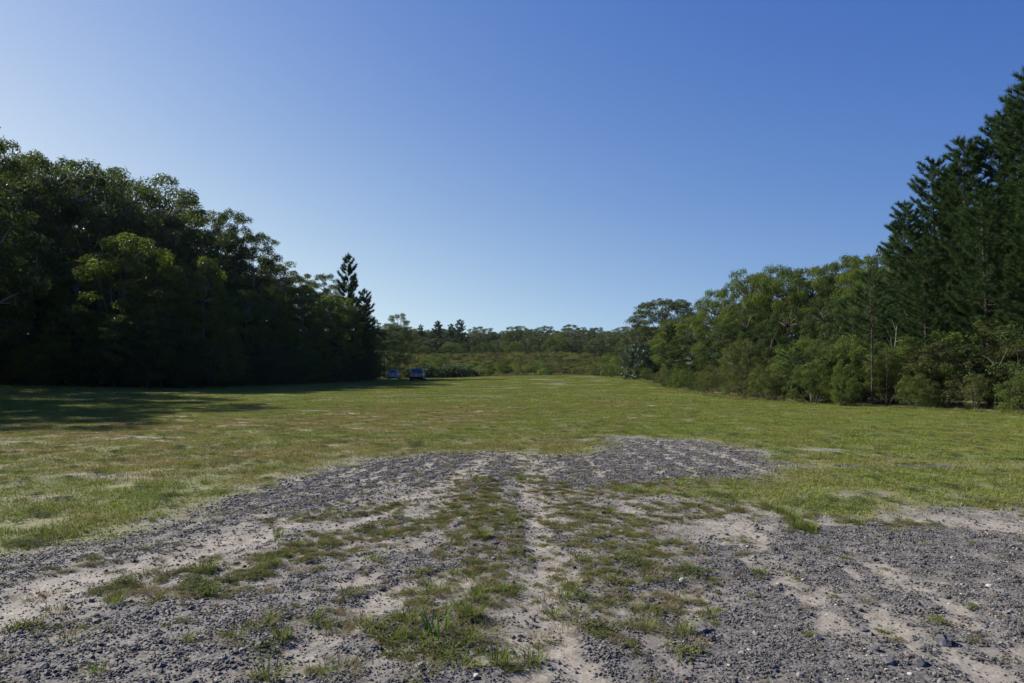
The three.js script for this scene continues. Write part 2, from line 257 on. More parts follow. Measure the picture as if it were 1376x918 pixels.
// a broad-leaved tree or shrub: limbs that reach to clumps of leaves set through the crown
function broadleaf(o) {
  const rng = mulberry(o.seed), R = (a, b) => a + (b - a) * rng(), H = o.H, leaf = new Shape(), wood = new Shape();
  const barkCols = o.bark, bark = (j, q) => { const c = barkCols[Math.floor(hash(j * 3 + o.seed, q * 5 + o.seed * 7) * barkCols.length)]; const k = 0.8 + 0.4 * hash(j + 31, q + o.seed); return [c[0] * k, c[1] * k, c[2] * k]; };
  const env = (u) => { if (o.form === 'umbrella') return u < 0.45 ? 0.30 + 0.5 * u : Math.sqrt(Math.max(0.05, 1 - ((u - 0.62) / 0.42) ** 2)); if (o.form === 'cone') return 0.25 + 0.75 * (1 - u) ** 0.8; if (o.form === 'bush') return Math.sqrt(Math.max(0.03, 1 - ((u - 0.32) / 0.70) ** 2)); return u < 0.4 ? 0.62 + 0.95 * u : Math.sqrt(Math.max(0.04, 1 - ((u - 0.4) / 0.62) ** 2)); };
  const lobes = [...Array(5)].map(() => [R(0, 6.28), R(-0.25, 0.3), R(0, 1)]);
  const clumps = [];
  for (let tries = 0; clumps.length < o.n && tries < o.n * 60; tries++) {
    const u = Math.pow(rng(), o.topBias ?? 0.75), a = R(0, Math.PI * 2); let k = 1; for (const [la, lk, lu] of lobes) k += lk * Math.exp(-(((a - la + 9.42) % 6.283 - 3.14) ** 2) / 0.5) * Math.exp(-((u - lu) ** 2) / 0.15);
    const fr = Math.sqrt(R(o.inner ?? 0.25, 1)), r = env(u) * o.R * k * fr, y = o.base * H + u * (H - o.base * H - o.rc * 0.5), c = V3(Math.cos(a) * r + (o.lean || 0) * u, y, Math.sin(a) * r);
    const rc = o.rc * R(0.65, 1.3) * (1 - 0.25 * u);
    if (clumps.every((q) => q.c.distanceTo(c) > 0.62 * (q.rc + rc) * (o.gap ?? 1))) clumps.push({ c, rc });
  }
  // limbs
  const nl = o.limbs ?? 5, limbs = [], fork = o.base * H * 0.85;
  const trunkTop = V3((o.lean || 0) * 0.5, H * (o.trunkTo ?? 0.72), 0);
  const trunk = []; if (!o.stems) { const bend = R(-0.5, 0.5) * o.H * 0.04, bz = R(-0.5, 0.5) * o.H * 0.04; for (let j = 0; j <= 9; j++) { const t = j / 9; trunk.push(V3(trunkTop.x * t * t + bend * Math.sin(t * 4), -0.15 + (trunkTop.y + 0.15) * t, bz * Math.sin(t * 3.4))); } wood.tube(trunk, trunk.map((_, j) => o.trunkR * (j === 0 ? 1.35 : 1 - 0.78 * j / 9)), 8, bark); limbs.push({ pts: trunk, r: o.trunkR * 0.45 }); }
  for (let k = 0; k < nl; k++) {
    const a0 = k / nl * 6.283 + R(-0.5, 0.5), tgt = clumps.length ? clumps.reduce((best, q) => { const aq = Math.atan2(q.c.z, q.c.x), da = Math.abs((aq - a0 + 9.42) % 6.283 - 3.14), s = -da + 0.25 * Math.hypot(q.c.x, q.c.z) / o.R; return s > best[0] ? [s, q] : best; }, [-1e9, null])[1].c : V3(0, H, 0);
    const st = o.stems ? V3(R(-0.12, 0.12) * o.R, -0.1, R(-0.12, 0.12) * o.R) : trunk[clamp(Math.round(9 * (fork * R(0.75, 1.35)) / trunkTop.y), 2, 8)].clone();
    const pts = [], mid = st.clone().lerp(tgt, 0.5).add(V3(R(-0.1, 0.1) * o.R, (o.stems ? 0.1 : 0.04) * H, R(-0.1, 0.1) * o.R));
    for (let j = 0; j <= 6; j++) { const t = j / 6; pts.push(V3(0, 0, 0).addScaledVector(st, (1 - t) ** 2).addScaledVector(mid, 2 * t * (1 - t)).addScaledVector(tgt, t * t).add(V3(R(-1, 1), R(-1, 1), R(-1, 1)).multiplyScalar(j && j < 6 ? 0.02 * o.R : 0))); }
    const r0 = o.trunkR * (o.stems ? 0.7 : 0.5) * R(0.8, 1.15); wood.tube(pts, pts.map((_, j) => r0 * (1 - 0.8 * j / 6)), 6, bark); limbs.push({ pts, r: r0 * 0.5 });
  }
  for (const q of clumps) {
    let best = null, bd = 1e9; for (const l of limbs) for (let j = 1; j < l.pts.length; j++) { const p = l.pts[j], d = p.distanceTo(q.c) + Math.max(0, p.y - q.c.y) * 1.5; if (d < bd) { bd = d; best = [p, l.r]; } }
    if (bd > q.rc * 0.4) { const m = best[0].clone().lerp(q.c, 0.5).add(V3(R(-0.1, 0.1), 0.12, R(-0.1, 0.1)).multiplyScalar(bd * 0.6)); wood.tube([best[0], m, q.c], [best[1] * 0.8, best[1] * 0.5, best[1] * 0.18], 5, bark); }
    const fl = o.flat ?? 0.62, ax = R(0.8, 1.25), az = R(0.8, 1.25), shade = 0.85 + 0.3 * rng();
    const nleaf = Math.round(o.leaves * (q.rc / o.rc) ** 2);
    for (let k = 0; k < nleaf; k++) {
      let dx, dy, dz, l; do { dx = R(-1, 1); dy = R(-1, 1); dz = R(-1, 1); l = Math.hypot(dx, dy, dz); } while (l > 1 || l < 0.05); dx /= l; dy /= l; dz /= l; if (dy < -0.1 && rng() < 0.55) dy = -dy;
      const lump = 0.82 + 0.3 * n2(dx * 1.7 + q.c.x, dz * 1.7 + dy + q.c.z), f = q.rc * (0.55 + 0.45 * Math.sqrt(rng())) * lump;
      const x = q.c.x + dx * f * ax, y = q.c.y + dy * f * fl, z = q.c.z + dz * f * az; if (y < 0.02) continue;
      let nx = dx + R(-0.8, 0.8), ny = dy + 0.3 + R(-0.8, 0.8), nz = dz + R(-0.8, 0.8); l = Math.hypot(nx, ny, nz) || 1; nx /= l; ny /= l; nz /= l;
      let vx = R(-1, 1) + dx * 0.5, vy = R(-1, 1) - (o.droop ?? 0.4), vz = R(-1, 1) + dz * 0.5; const dt = vx * nx + vy * ny + vz * nz; vx -= dt * nx; vy -= dt * ny; vz -= dt * nz; l = Math.hypot(vx, vy, vz) || 1;
      const c = tint(rng, o.cols, 0.35); leaf.leaf(x, y, z, vx / l, vy / l, vz / l, nx, ny, nz, o.ll * R(0.7, 1.3), o.lw * R(0.75, 1.25), [c[0] * shade, c[1] * shade, c[2] * shade]);
    }
  }
  return { crown: leaf.build(false), trunk: wood.build(true), H, R: o.R, leafMat: o.mat || leafMat };
}
// a pine: straight stem, whorls of branches, tufts of needles
function pine(o) {
  const rng = mulberry(o.seed), R = (a, b) => a + (b - a) * rng(), H = o.H, leaf = new Shape(), wood = new Shape();
  const bark = (j, q) => { const k = 0.7 + 0.6 * hash(j * 5 + o.seed, q * 3); return [0.045 * k, 0.036 * k, 0.029 * k]; };
  const stem = []; for (let j = 0; j <= 12; j++) { const t = j / 12; stem.push(V3(0.05 * H * 0.1 * Math.sin(t * 5 + o.seed), -0.15 + (H * 0.985 + 0.15) * t, 0.05 * H * 0.1 * Math.cos(t * 4))); }
  wood.tube(stem, stem.map((_, j) => o.trunkR * (1 - 0.93 * j / 12)), 8, bark);
  const at = (y) => { const t = clamp(y / (H * 0.985)) * 12, j = Math.min(11, Math.floor(t)); return stem[j].clone().lerp(stem[j + 1], t - j); };
  const tuft = (p, d, len, n) => {
    const c0 = tint(rng, o.cols, 0.3);
    for (let k = 0; k < n; k++) {
      let ax = d.x + R(-1, 1) * o.spread, ay = d.y + R(-1, 1) * o.spread + 0.12, az = d.z + R(-1, 1) * o.spread; const l = Math.hypot(ax, ay, az) || 1; ax /= l; ay /= l; az /= l;
      let sx = R(-1, 1), sy = R(-1, 1), sz = R(-1, 1); const dt = sx * ax + sy * ay + sz * az; sx -= dt * ax; sy -= dt * ay; sz -= dt * az; const m = Math.hypot(sx, sy, sz) || 1;
      const q = 0.85 + 0.3 * rng(), b = R(-0.5, 0.15) * len; leaf.needle(p.x + d.x * b, p.y + d.y * b, p.z + d.z * b, ax, ay, az, len * R(0.7, 1.2), o.nw, sx / m, sy / m, sz / m, [c0[0] * q, c0[1] * q, c0[2] * q]);
    }
  };
  let y = H * o.base; const envelope = (t) => o.R * Math.min(1, 0.25 + 1.9 * t) * Math.pow(1 - t, o.pow) + 0.12;
  while (y < H * 0.97) {
    const t = (y / H - o.base) / (1 - o.base), nb = Math.max(3, Math.round(o.whorl * R(0.75, 1.2) * (1 - 0.3 * t))), a0 = R(0, 6.28);
    for (let k = 0; k < nb; k++) {
      const a = a0 + k / nb * 6.283 + R(-0.3, 0.3), L = envelope(t) * R(0.6 - (o.vary || 0) * 0.4, 1.15 + (o.vary || 0) * 0.3), st = at(y + R(-0.15, 0.15)), lift = R(-0.05, 0.25) + 0.4 * t * t, pts = [];
      for (let j = 0; j <= 5; j++) { const s = j / 5; pts.push(V3(st.x + Math.cos(a) * L * s, st.y + L * (lift * s + (o.sag ?? -0.25) * s * (1 - s) * 1.2 + 0.22 * s * s * s), st.z + Math.sin(a) * L * s)); }
      wood.tube(pts, pts.map((_, j) => Math.max(0.008, o.trunkR * 0.2 * (1 - t * 0.6) * (1 - 0.8 * j / 5))), 4, bark);
      const count = Math.max(3, Math.round(L * o.tufts));
      for (let q = 0; q < count; q++) {
        const s = 0.12 + 0.88 * Math.pow((q + rng()) / count, 0.7), j = Math.min(4, Math.floor(s * 5)), p = pts[j].clone().lerp(pts[j + 1], s * 5 - j), side = R(-1, 1), reach = L * 0.34 * (1.15 - s) * Math.abs(side) + 0.05;
        const d = V3(Math.cos(a + side * 0.95), 0.28 + R(0, 0.35) + 0.4 * t, Math.sin(a + side * 0.95)).normalize(); p.addScaledVector(d, reach + R(0, 0.12));
        tuft(p, d, o.nl * R(0.8, 1.15), o.needles);
      }
      tuft(pts[5], V3(Math.cos(a), 0.6, Math.sin(a)).normalize(), o.nl, o.needles + 4);
    }
    y += o.step * R(0.75, 1.25) * (1 - 0.35 * t);
  }
  for (let k = 0; k < 5; k++) tuft(at(H * (0.95 + 0.012 * k)), V3(R(-0.2, 0.2), 1, R(-0.2, 0.2)).normalize(), o.nl * 1.1, o.needles + 6);
  return { crown: leaf.build(false), trunk: wood.build(true), H, R: o.R, leafMat: needleMat };
}
const GUM_BARK = [[0.19, 0.165, 0.135], [0.13, 0.11, 0.085], [0.24, 0.215, 0.18], [0.09, 0.075, 0.06]], DARK_BARK = [[0.085, 0.07, 0.055], [0.12, 0.10, 0.08], [0.06, 0.05, 0.04]];
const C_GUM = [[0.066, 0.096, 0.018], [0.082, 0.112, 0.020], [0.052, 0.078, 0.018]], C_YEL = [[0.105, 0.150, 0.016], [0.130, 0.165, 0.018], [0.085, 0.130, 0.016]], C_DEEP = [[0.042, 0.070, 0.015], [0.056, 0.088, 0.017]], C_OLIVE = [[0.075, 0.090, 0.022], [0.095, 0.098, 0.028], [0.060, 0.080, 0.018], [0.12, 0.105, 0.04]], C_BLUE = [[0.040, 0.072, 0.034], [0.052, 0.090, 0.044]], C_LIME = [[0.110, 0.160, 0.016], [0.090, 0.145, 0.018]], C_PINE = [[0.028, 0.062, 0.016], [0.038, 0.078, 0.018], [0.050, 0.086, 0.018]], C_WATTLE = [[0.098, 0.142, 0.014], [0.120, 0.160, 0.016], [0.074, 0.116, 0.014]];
const P = {   // one model of each habit; every plant in the place is a copy of one of these
  gumA: broadleaf({ seed: 101, H: 18, R: 5.2, base: 0.30, n: 74, rc: 1.35, leaves: 400, ll: 0.30, lw: 0.11, cols: C_GUM, bark: GUM_BARK, trunkR: 0.28, limbs: 6, form: 'dome', mat: leafGloss }),
  gumB: broadleaf({ seed: 102, H: 18, R: 4.8, base: 0.36, n: 60, rc: 1.25, leaves: 390, ll: 0.28, lw: 0.10, cols: C_GUM, bark: GUM_BARK, trunkR: 0.25, limbs: 5, form: 'dome', gap: 1.12, lean: 0.9, mat: leafGloss }),
  gumC: broadleaf({ seed: 103, H: 17, R: 5.8, base: 0.22, n: 88, rc: 1.4, leaves: 400, ll: 0.30, lw: 0.11, cols: C_GUM, bark: GUM_BARK, trunkR: 0.28, limbs: 7, form: 'dome', mat: leafGloss }),
  gumAiry: broadleaf({ seed: 104, H: 18, R: 3.9, base: 0.52, n: 40, rc: 1.1, leaves: 340, ll: 0.27, lw: 0.10, cols: C_GUM, bark: GUM_BARK, trunkR: 0.22, limbs: 5, form: 'umbrella', gap: 1.0, flat: 0.62, mat: leafGloss }),
  umbrella: broadleaf({ seed: 105, H: 15, R: 7.0, base: 0.26, gap: 0.78, n: 120, rc: 1.45, leaves: 300, ll: 0.32, lw: 0.12, cols: C_GUM, bark: GUM_BARK, trunkR: 0.34, limbs: 7, form: 'umbrella', flat: 0.5, topBias: 0.55 }),
  young: broadleaf({ seed: 106, H: 11, R: 3.2, base: 0.10, n: 64, rc: 1.0, leaves: 360, ll: 0.26, lw: 0.095, cols: C_YEL, bark: GUM_BARK, trunkR: 0.13, limbs: 5, form: 'dome', mat: leafYoung, droop: 0.9 }),
  youngB: broadleaf({ seed: 107, H: 10, R: 3.3, base: 0.05, n: 70, rc: 0.95, leaves: 350, ll: 0.24, lw: 0.09, cols: [...C_YEL, ...C_WATTLE], bark: GUM_BARK, trunkR: 0.13, limbs: 6, form: 'dome', mat: leafYoung, droop: 0.8 }),
  wattle: broadleaf({ seed: 108, H: 10, R: 4.4, base: 0.14, n: 62, rc: 1.3, leaves: 620, ll: 0.22, lw: 0.075, cols: C_WATTLE, bark: DARK_BARK, trunkR: 0.2, limbs: 7, form: 'dome', inner: 0.4 }),
  wattleB: broadleaf({ seed: 109, H: 10, R: 4.0, base: 0.18, n: 52, rc: 1.35, leaves: 640, ll: 0.21, lw: 0.07, cols: C_WATTLE, bark: DARK_BARK, trunkR: 0.18, limbs: 6, form: 'dome', inner: 0.4, lean: -0.6 }),
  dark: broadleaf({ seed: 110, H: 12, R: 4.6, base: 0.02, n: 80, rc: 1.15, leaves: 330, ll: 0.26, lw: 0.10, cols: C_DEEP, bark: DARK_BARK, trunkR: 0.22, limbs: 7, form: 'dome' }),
  shrubOlive: broadleaf({ seed: 111, H: 3, R: 1.7, base: 0.05, n: 44, rc: 0.46, leaves: 260, ll: 0.105, lw: 0.034, cols: C_OLIVE, bark: DARK_BARK, trunkR: 0.045, limbs: 8, form: 'bush', stems: true, flat: 0.8 }),
  shrubGreen: broadleaf({ seed: 112, H: 3, R: 1.8, base: 0.03, n: 48, rc: 0.46, leaves: 260, ll: 0.11, lw: 0.042, cols: [...C_WATTLE, ...C_GUM], bark: DARK_BARK, trunkR: 0.045, limbs: 8, form: 'bush', stems: true, flat: 0.75 }),
  shrubDeep: broadleaf({ seed: 113, H: 3, R: 1.9, base: 0.02, n: 46, rc: 0.5, leaves: 260, ll: 0.12, lw: 0.05, cols: C_DEEP, bark: DARK_BARK, trunkR: 0.045, limbs: 8, form: 'bush', stems: true, flat: 0.75 }),
  shrubLime: broadleaf({ seed: 114, H: 3, R: 2.0, base: 0.08, n: 50, rc: 0.48, leaves: 300, ll: 0.11, lw: 0.036, cols: C_LIME, bark: DARK_BARK, trunkR: 0.05, limbs: 8, form: 'bush', stems: true, flat: 0.6 }),
  shrubTall: broadleaf({ seed: 115, H: 4.5, R: 1.5, base: 0.12, n: 46, rc: 0.46, leaves: 250, ll: 0.12, lw: 0.032, cols: [...C_OLIVE, ...C_WATTLE], bark: DARK_BARK, trunkR: 0.05, limbs: 6, form: 'dome', stems: true, flat: 0.9 }),
  glossy: broadleaf({ seed: 116, H: 4, R: 2.0, base: 0.03, n: 44, rc: 0.55, leaves: 90, ll: 0.34, lw: 0.13, cols: C_BLUE, bark: DARK_BARK, trunkR: 0.07, limbs: 7, form: 'bush', stems: true, flat: 0.9, mat: leafShiny, droop: 0.9 }),
  heathA: broadleaf({ seed: 117, H: 1.7, R: 1.2, base: 0.05, n: 20, rc: 0.45, leaves: 120, ll: 0.20, lw: 0.075, cols: C_OLIVE, bark: DARK_BARK, trunkR: 0.03, limbs: 5, form: 'bush', stems: true, flat: 0.8 }),
  heathB: broadleaf({ seed: 118, H: 1.7, R: 1.1, base: 0.05, n: 18, rc: 0.48, leaves: 120, ll: 0.22, lw: 0.08, cols: C_WATTLE, bark: DARK_BARK, trunkR: 0.03, limbs: 5, form: 'bush', stems: true, flat: 0.8 }),
  pineA: pine({ seed: 201, H: 14, R: 3.3, base: 0.05, pow: 0.6, whorl: 7, step: 0.42, tufts: 14, needles: 20, nl: 0.25, nw: 0.026, spread: 0.9, trunkR: 0.2, cols: C_PINE }),
  pineB: pine({ seed: 202, H: 14, R: 3.0, base: 0.07, pow: 0.68, whorl: 7, step: 0.44, tufts: 14, needles: 20, nl: 0.26, nw: 0.026, spread: 0.9, trunkR: 0.19, cols: C_PINE, sag: -0.1 }),
  pineFar: pine({ seed: 203, H: 15, R: 3.0, base: 0.14, pow: 0.62, whorl: 5, step: 0.66, tufts: 10, needles: 22, nl: 0.46, nw: 0.06, spread: 1.0, vary: 0.45, trunkR: 0.2, cols: C_PINE }),
  pineYoung: pine({ seed: 204, H: 6.2, R: 1.15, base: 0.36, pow: 0.55, whorl: 5, step: 0.36, tufts: 12, needles: 18, nl: 0.26, nw: 0.016, spread: 0.6, trunkR: 0.06, cols: C_PINE, sag: 0 }),
};
// a plant of the place. top = the pixel row its tip reaches in the photograph, wide = its crown in pixels
const trng = mulberry(77);
function plant(model, name, label, category, px, D, top, wide, group, o = {}) {
  const m = P[model], [X] = atDepth(px, HORIZON, D), y = land(X, D);
  const H = o.H ?? Math.max(0.6, atDepth(px, top, D)[1] - y), s = H / m.H, w = wide ? wide / F * D / 2 / m.R : s;
  const g = new THREE.Group(); g.name = numbered(name); g.position.set(X, y - 0.03, -D); g.rotation.y = o.turn ?? trng() * 6.283; g.scale.set(w, s, w);
  const t = new THREE.Mesh(m.trunk, barkMat), c = new THREE.Mesh(m.crown, o.mat || m.leafMat); t.name = o.stems ? 'stem' : 'trunk'; c.name = o.stems ? 'foliage' : 'crown';
  g.add(t, c); tag(g, label, category, group); scene.add(shadows(g)); return g;
}
// ---------------------------------------------------------------- the wood on the left
const LG = 'tall gums at the back of the wood on the shaded side';
plant('gumC', 'gum_tree', 'broad tall gum with dense dark domed crown at the tall end of the shaded wood', 'gum tree', 4, 63, 189, 175);
plant('gumA', 'gum_tree', 'tall gum whose branches show against sky gaps below its crown', 'gum tree', 96, 68, 213, 160);
plant('gumB', 'gum_tree', 'tall gum with flat topped clumps rising over the pale young gums', 'gum tree', 160, 70, 226, 150);
plant('gumC', 'gum_tree', 'wide dark gum behind the pale young gums with an even domed top', 'gum tree', 212, 74, 236, 160);
plant('gumB', 'gum_tree', 'gum with stepped shoulder where the shaded wood drops toward the airy gum', 'gum tree', 258, 80, 278, 120);
plant('gumAiry', 'gum_tree', 'airy gum with separate flat leaf clumps and sky between its limbs', 'gum tree', 308, 84, 281, 66);
plant('gumAiry', 'gum_tree', 'leaning airy gum just below the airiest gum on the falling skyline', 'gum tree', 340, 86, 312, 70);
plant('gumB', 'gum_tree', 'low gum with rounded crown between the airy gums and the dark pine', 'gum tree', 374, 92, 348, 90);
plant('gumAiry', 'gum_tree', 'small open gum just before the dark lone pine', 'gum tree', 424, 98, 364, 46);
for (const [px, D, top, w, m] of [[-60, 66, 175, 150, 'gumA'], [48, 72, 205, 150, 'gumB'], [130, 78, 226, 150, 'gumC'], [185, 84, 240, 150, 'gumA'], [290, 92, 305, 110, 'gumC'], [235, 88, 258, 120, 'gumB'], [330, 96, 335, 100, 'gumC'], [360, 100, 355, 90, 'gumA'], [400, 104, 370, 80, 'gumC'], [20, 80, 205, 120, 'gumA'], [75, 84, 225, 120, 'gumC'], [-110, 72, 180, 130, 'gumC'], [445, 108, 380, 60, 'gumA'], [-20, 92, 215, 140, 'gumC'], [150, 100, 262, 120, 'gumC'], [260, 108, 310, 110, 'gumC'], [350, 116, 370, 90, 'gumC']])
  plant(m, 'gum_tree', 'tall dark gum in the back rows of the shaded wood', 'gum tree', px, D, top, w, LG);
plant('young', 'young_gum_tree', 'largest pale green young gum with drooping glossy leaves before the dark gums', 'gum tree', 165, 55, 308, 130);
plant('youngB', 'young_gum_tree', 'pale young gum with the brightest yellow green leaves in the shaded wood', 'gum tree', 272, 60, 341, 86);
plant('youngB', 'young_gum_tree', 'young gum wedged between the largest pale gum and the brightest one', 'gum tree', 216, 57, 336, 84);
for (const [px, D, top, w, m, l] of [[100, 58, 345, 90, 'young', 'slim young gum on the tall side of the largest pale young gum'], [40, 57, 320, 100, 'youngB', 'bushy young gum in deep shade under the broad domed gum'], [-30, 56, 290, 120, 'young', 'young gum in deep shade at the tallest end of the wood'], [330, 70, 385, 70, 'youngB', 'young gum below the airiest gum of the shaded wood'], [362, 74, 380, 60, 'young', 'young gum behind the bluish pale bush of the shaded edge'], [405, 80, 378, 66, 'young', 'grey stemmed young gum above the light rounded bush'], [440, 86, 392, 56, 'youngB', 'young gum between the light rounded bush and the lone pine']])
  plant(m, 'young_gum_tree', l, 'gum tree', px, D, top, w);
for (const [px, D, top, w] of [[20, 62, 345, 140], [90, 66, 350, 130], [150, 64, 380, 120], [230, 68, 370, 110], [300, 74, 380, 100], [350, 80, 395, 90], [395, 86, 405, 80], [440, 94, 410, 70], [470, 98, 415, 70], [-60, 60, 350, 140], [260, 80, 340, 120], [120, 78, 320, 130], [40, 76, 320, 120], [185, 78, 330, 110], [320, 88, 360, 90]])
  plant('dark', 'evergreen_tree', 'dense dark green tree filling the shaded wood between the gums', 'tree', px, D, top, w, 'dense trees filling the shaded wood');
plant('pineFar', 'pine_tree', 'dark lone pine with ragged pointed top above the end of the shaded wood', 'pine tree', 467, 100, 341, 46);
plant('pineFar', 'pine_tree', 'shorter rounded pine leaning against the lone pointed pine', 'pine tree', 489, 103, 388, 44);
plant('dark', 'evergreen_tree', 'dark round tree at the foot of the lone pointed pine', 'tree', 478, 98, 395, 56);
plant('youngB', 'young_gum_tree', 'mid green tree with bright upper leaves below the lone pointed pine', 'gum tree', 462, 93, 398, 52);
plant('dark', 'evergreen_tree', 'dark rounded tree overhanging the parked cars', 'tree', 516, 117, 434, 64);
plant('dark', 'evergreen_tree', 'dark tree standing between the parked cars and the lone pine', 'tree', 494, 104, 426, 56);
plant('gumC', 'gum_tree', 'gum with clumped crown rising over the parked cars', 'gum tree', 535, 128, 420, 46);
plant('gumB', 'gum_tree', 'small hazy gum behind the parked silver hatchback', 'gum tree', 552, 150, 440, 34);
plant('shrubLime', 'bush', 'rounded light green bush glowing in the dark edge of the shaded wood', 'bush', 391, 76, 434, 40, undefined, { stems: 1 });
plant('shrubGreen', 'bush', 'bluish pale green bush at the dark edge beside the light rounded bush', 'bush', 358, 72, 444, 30, undefined, { stems: 1 });
plant('shrubLime', 'bush', 'small yellow green shrub catching sun low in the shaded wood', 'bush', 305, 69, 398, 24, undefined, { stems: 1 });
{ // undergrowth along the shaded edge
  const r = mulberry(31), kinds = [['shrubDeep', 'dark leaved'], ['shrubGreen', 'mid green'], ['dark', 'tall dense'], ['shrubOlive', 'olive'], ['shrubTall', 'upright wispy'], ['youngB', 'yellow green sapling like']];
  const front = [[-90, 50], [0, 52], [100, 51], [165, 51], [230, 53.5], [272, 56], [330, 64], [405, 74], [460, 86], [500, 96], [512, 101]];   // picture column, metres ahead
  for (let row = 0; row < 4; row++) for (let col = -85; col < 512; col += 17 + 6 * r()) {
    const D = along(front, col) + row * 2.8 + (r() - 0.5) * 1.4, px = col;
    const [k, w] = kinds[Math.floor(r() * 6)], big = k === 'dark' || k === 'youngB';
    plant(k, 'undergrowth_shrub', `${w} shrub in the undergrowth along the edge of the shaded wood`, 'shrub', px, D, 0, 0, `${w} undergrowth of the shaded wood`, { stems: 1, H: big ? 3.6 + 3.2 * r() : 2.0 + 2.2 * r() + row * 0.4 });
  }
}
{ // the wood goes on past the frame: these trees throw the shadows that reach into the grass
  const g = 'gums shading the grass from the open end of the wood';
  for (const [X, D, H, m] of [[-31.9, 38, 16.6, 'gumB'], [-38, 46, 17, 'gumC'], [-31, 29, 15, 'gumB'], [-36, 34, 17, 'gumC'], [-33, 21, 14, 'gumB'], [-38, 26, 17, 'gumA'], [-46, 52, 18, 'gumC'], [-44, 40, 18, 'gumA'], [-34, 12, 15, 'gumA']]) {
    plant(m, 'gum_tree', 'gum at the open end of the shaded wood shading the grass', 'gum tree', CX + X / D * F, D, 0, 0, g, { H });
  }
}

// ---------------------------------------------------------------- the far wood across the clearing
{
  const r = mulberry(91);
  const tops = [[520, 436], [560, 440], [600, 441], [640, 440], [665, 441], [700, 437], [740, 438], [770, 436], [795, 436], [815, 444], [835, 440], [880, 436], [960, 425]];
  for (let row = 0; row < 4; row++) for (let px = 500 + row * 5; px < 900; px += 15 + 6 * r()) {
    const D = 212 + row * 17 + r() * 10, top = along(tops, px) + (row === 0 ? 16 : row === 1 ? 6 : 1) + (r() - 0.4) * 9;
    const [k, w] = [['gumC', 'broad domed'], ['dark', 'dense dark'], ['gumA', 'clumped'], ['wattle', 'rounded green'], ['umbrella', 'flat topped'], ['gumB', 'narrow open']][Math.floor(r() * 6)];
    plant(k, 'far_tree', `hazy ${w} tree in the far wood beyond the heath bank`, 'tree', px, D, top, 26 + 12 * r(), `${w} trees of the far wood`);
  }
  for (let row = 0; row < 3; row++) for (let px = 505 + row * 4; px < 880; px += 11 + 6 * r()) plant(['shrubDeep', 'shrubGreen', 'shrubTall'][Math.floor(r() * 3)], 'far_shrub', 'dark shrub at the foot of the far wood behind the heath', 'shrub', px, 203 + 15 * row + 8 * r(), 0, 0, 'shrubs at the foot of the far wood', { stems: 1, H: 3.2 + 2.4 * r() });
  for (const [px, D, top, w] of [[588, 222, 431, 26], [618, 225, 429, 26], [565, 230, 436, 18], [606, 240, 435, 22]]) plant('pineFar', 'pine_tree', 'small hazy pine poking above the far wood beyond the heath', 'pine tree', px, D, top, w, 'pines on the far skyline');
}

// ---------------------------------------------------------------- the wood on the sunlit side
plant('umbrella', 'gum_tree', 'large hazy gum with wide umbrella crown and sky showing through', 'gum tree', 893, 132, 398, 92);
plant('gumC', 'gum_tree', 'lower hazy gum on the heath side of the umbrella crowned gum', 'gum tree', 858, 140, 428, 48);
for (const [px, D, top, w] of [[835, 172, 438, 40], [815, 185, 444, 34], [872, 150, 440, 44], [800, 190, 455, 30], [846, 158, 455, 40]]) plant('gumA', 'gum_tree', 'hazy gum in the dip between the far wood and the umbrella gum', 'gum tree', px, D, top, w, 'hazy gums in the dip');
plant('wattle', 'wattle_tree', 'broad wattle with the highest rounded sunlit clumps beside the umbrella gum', 'wattle tree', 1006, 56, 355, 84);
plant('wattleB', 'wattle_tree', 'wattle with rounded sunlit clumps in the middle of the sunlit wood', 'wattle tree', 1048, 54, 351, 84);
plant('wattle', 'wattle_tree', 'wattle with dark hollow under its sunlit crown near the young thin pine', 'wattle tree', 1090, 52, 352, 80);
plant('wattleB', 'wattle_tree', 'lower wattle stepping down toward the umbrella gum, bright on its sunny side', 'wattle tree', 962, 60, 385, 64);
plant('wattle', 'wattle_tree', 'low spreading bright wattle at the end of the sunlit wood by the glossy bush', 'wattle tree', 918, 72, 424, 84);
for (const [px, D, top, w, m] of [[1135, 52, 348, 80, 'gumC'], [1172, 48, 336, 90, 'wattleB'], [1205, 44, 322, 80, 'gumC'], [1110, 60, 352, 80, 'gumC'], [1150, 60, 340, 90, 'gumA'], [1020, 66, 366, 80, 'gumC'], [960, 72, 405, 70, 'gumA'], [1070, 64, 358, 90, 'gumC'], [1230, 50, 300, 100, 'gumC'], [1300, 46, 280, 120, 'gumC'], [990, 78, 395, 60, 'gumC'], [930, 84, 420, 60, 'gumB'], [900, 92, 430, 50, 'gumC']])
  plant(m, 'tree', 'leafy tree in the back rows of the sunlit wood', 'tree', px, D, top, w, 'back rows of the sunlit wood');
for (const [px, D, top, w] of [[1005, 50, 410, 80], [1060, 47, 405, 80], [1110, 43, 395, 80], [1160, 41, 390, 90], [960, 57, 425, 60], [1215, 40, 370, 90], [1280, 38, 380, 110], [1350, 36, 360, 120], [930, 66, 438, 60], [1030, 58, 400, 90], [1130, 50, 380, 100]])
  plant('dark', 'evergreen_tree', 'dense dark tree filling the sunlit wood behind the shrubs', 'tree', px, D, top, w, 'dense trees filling the sunlit wood');
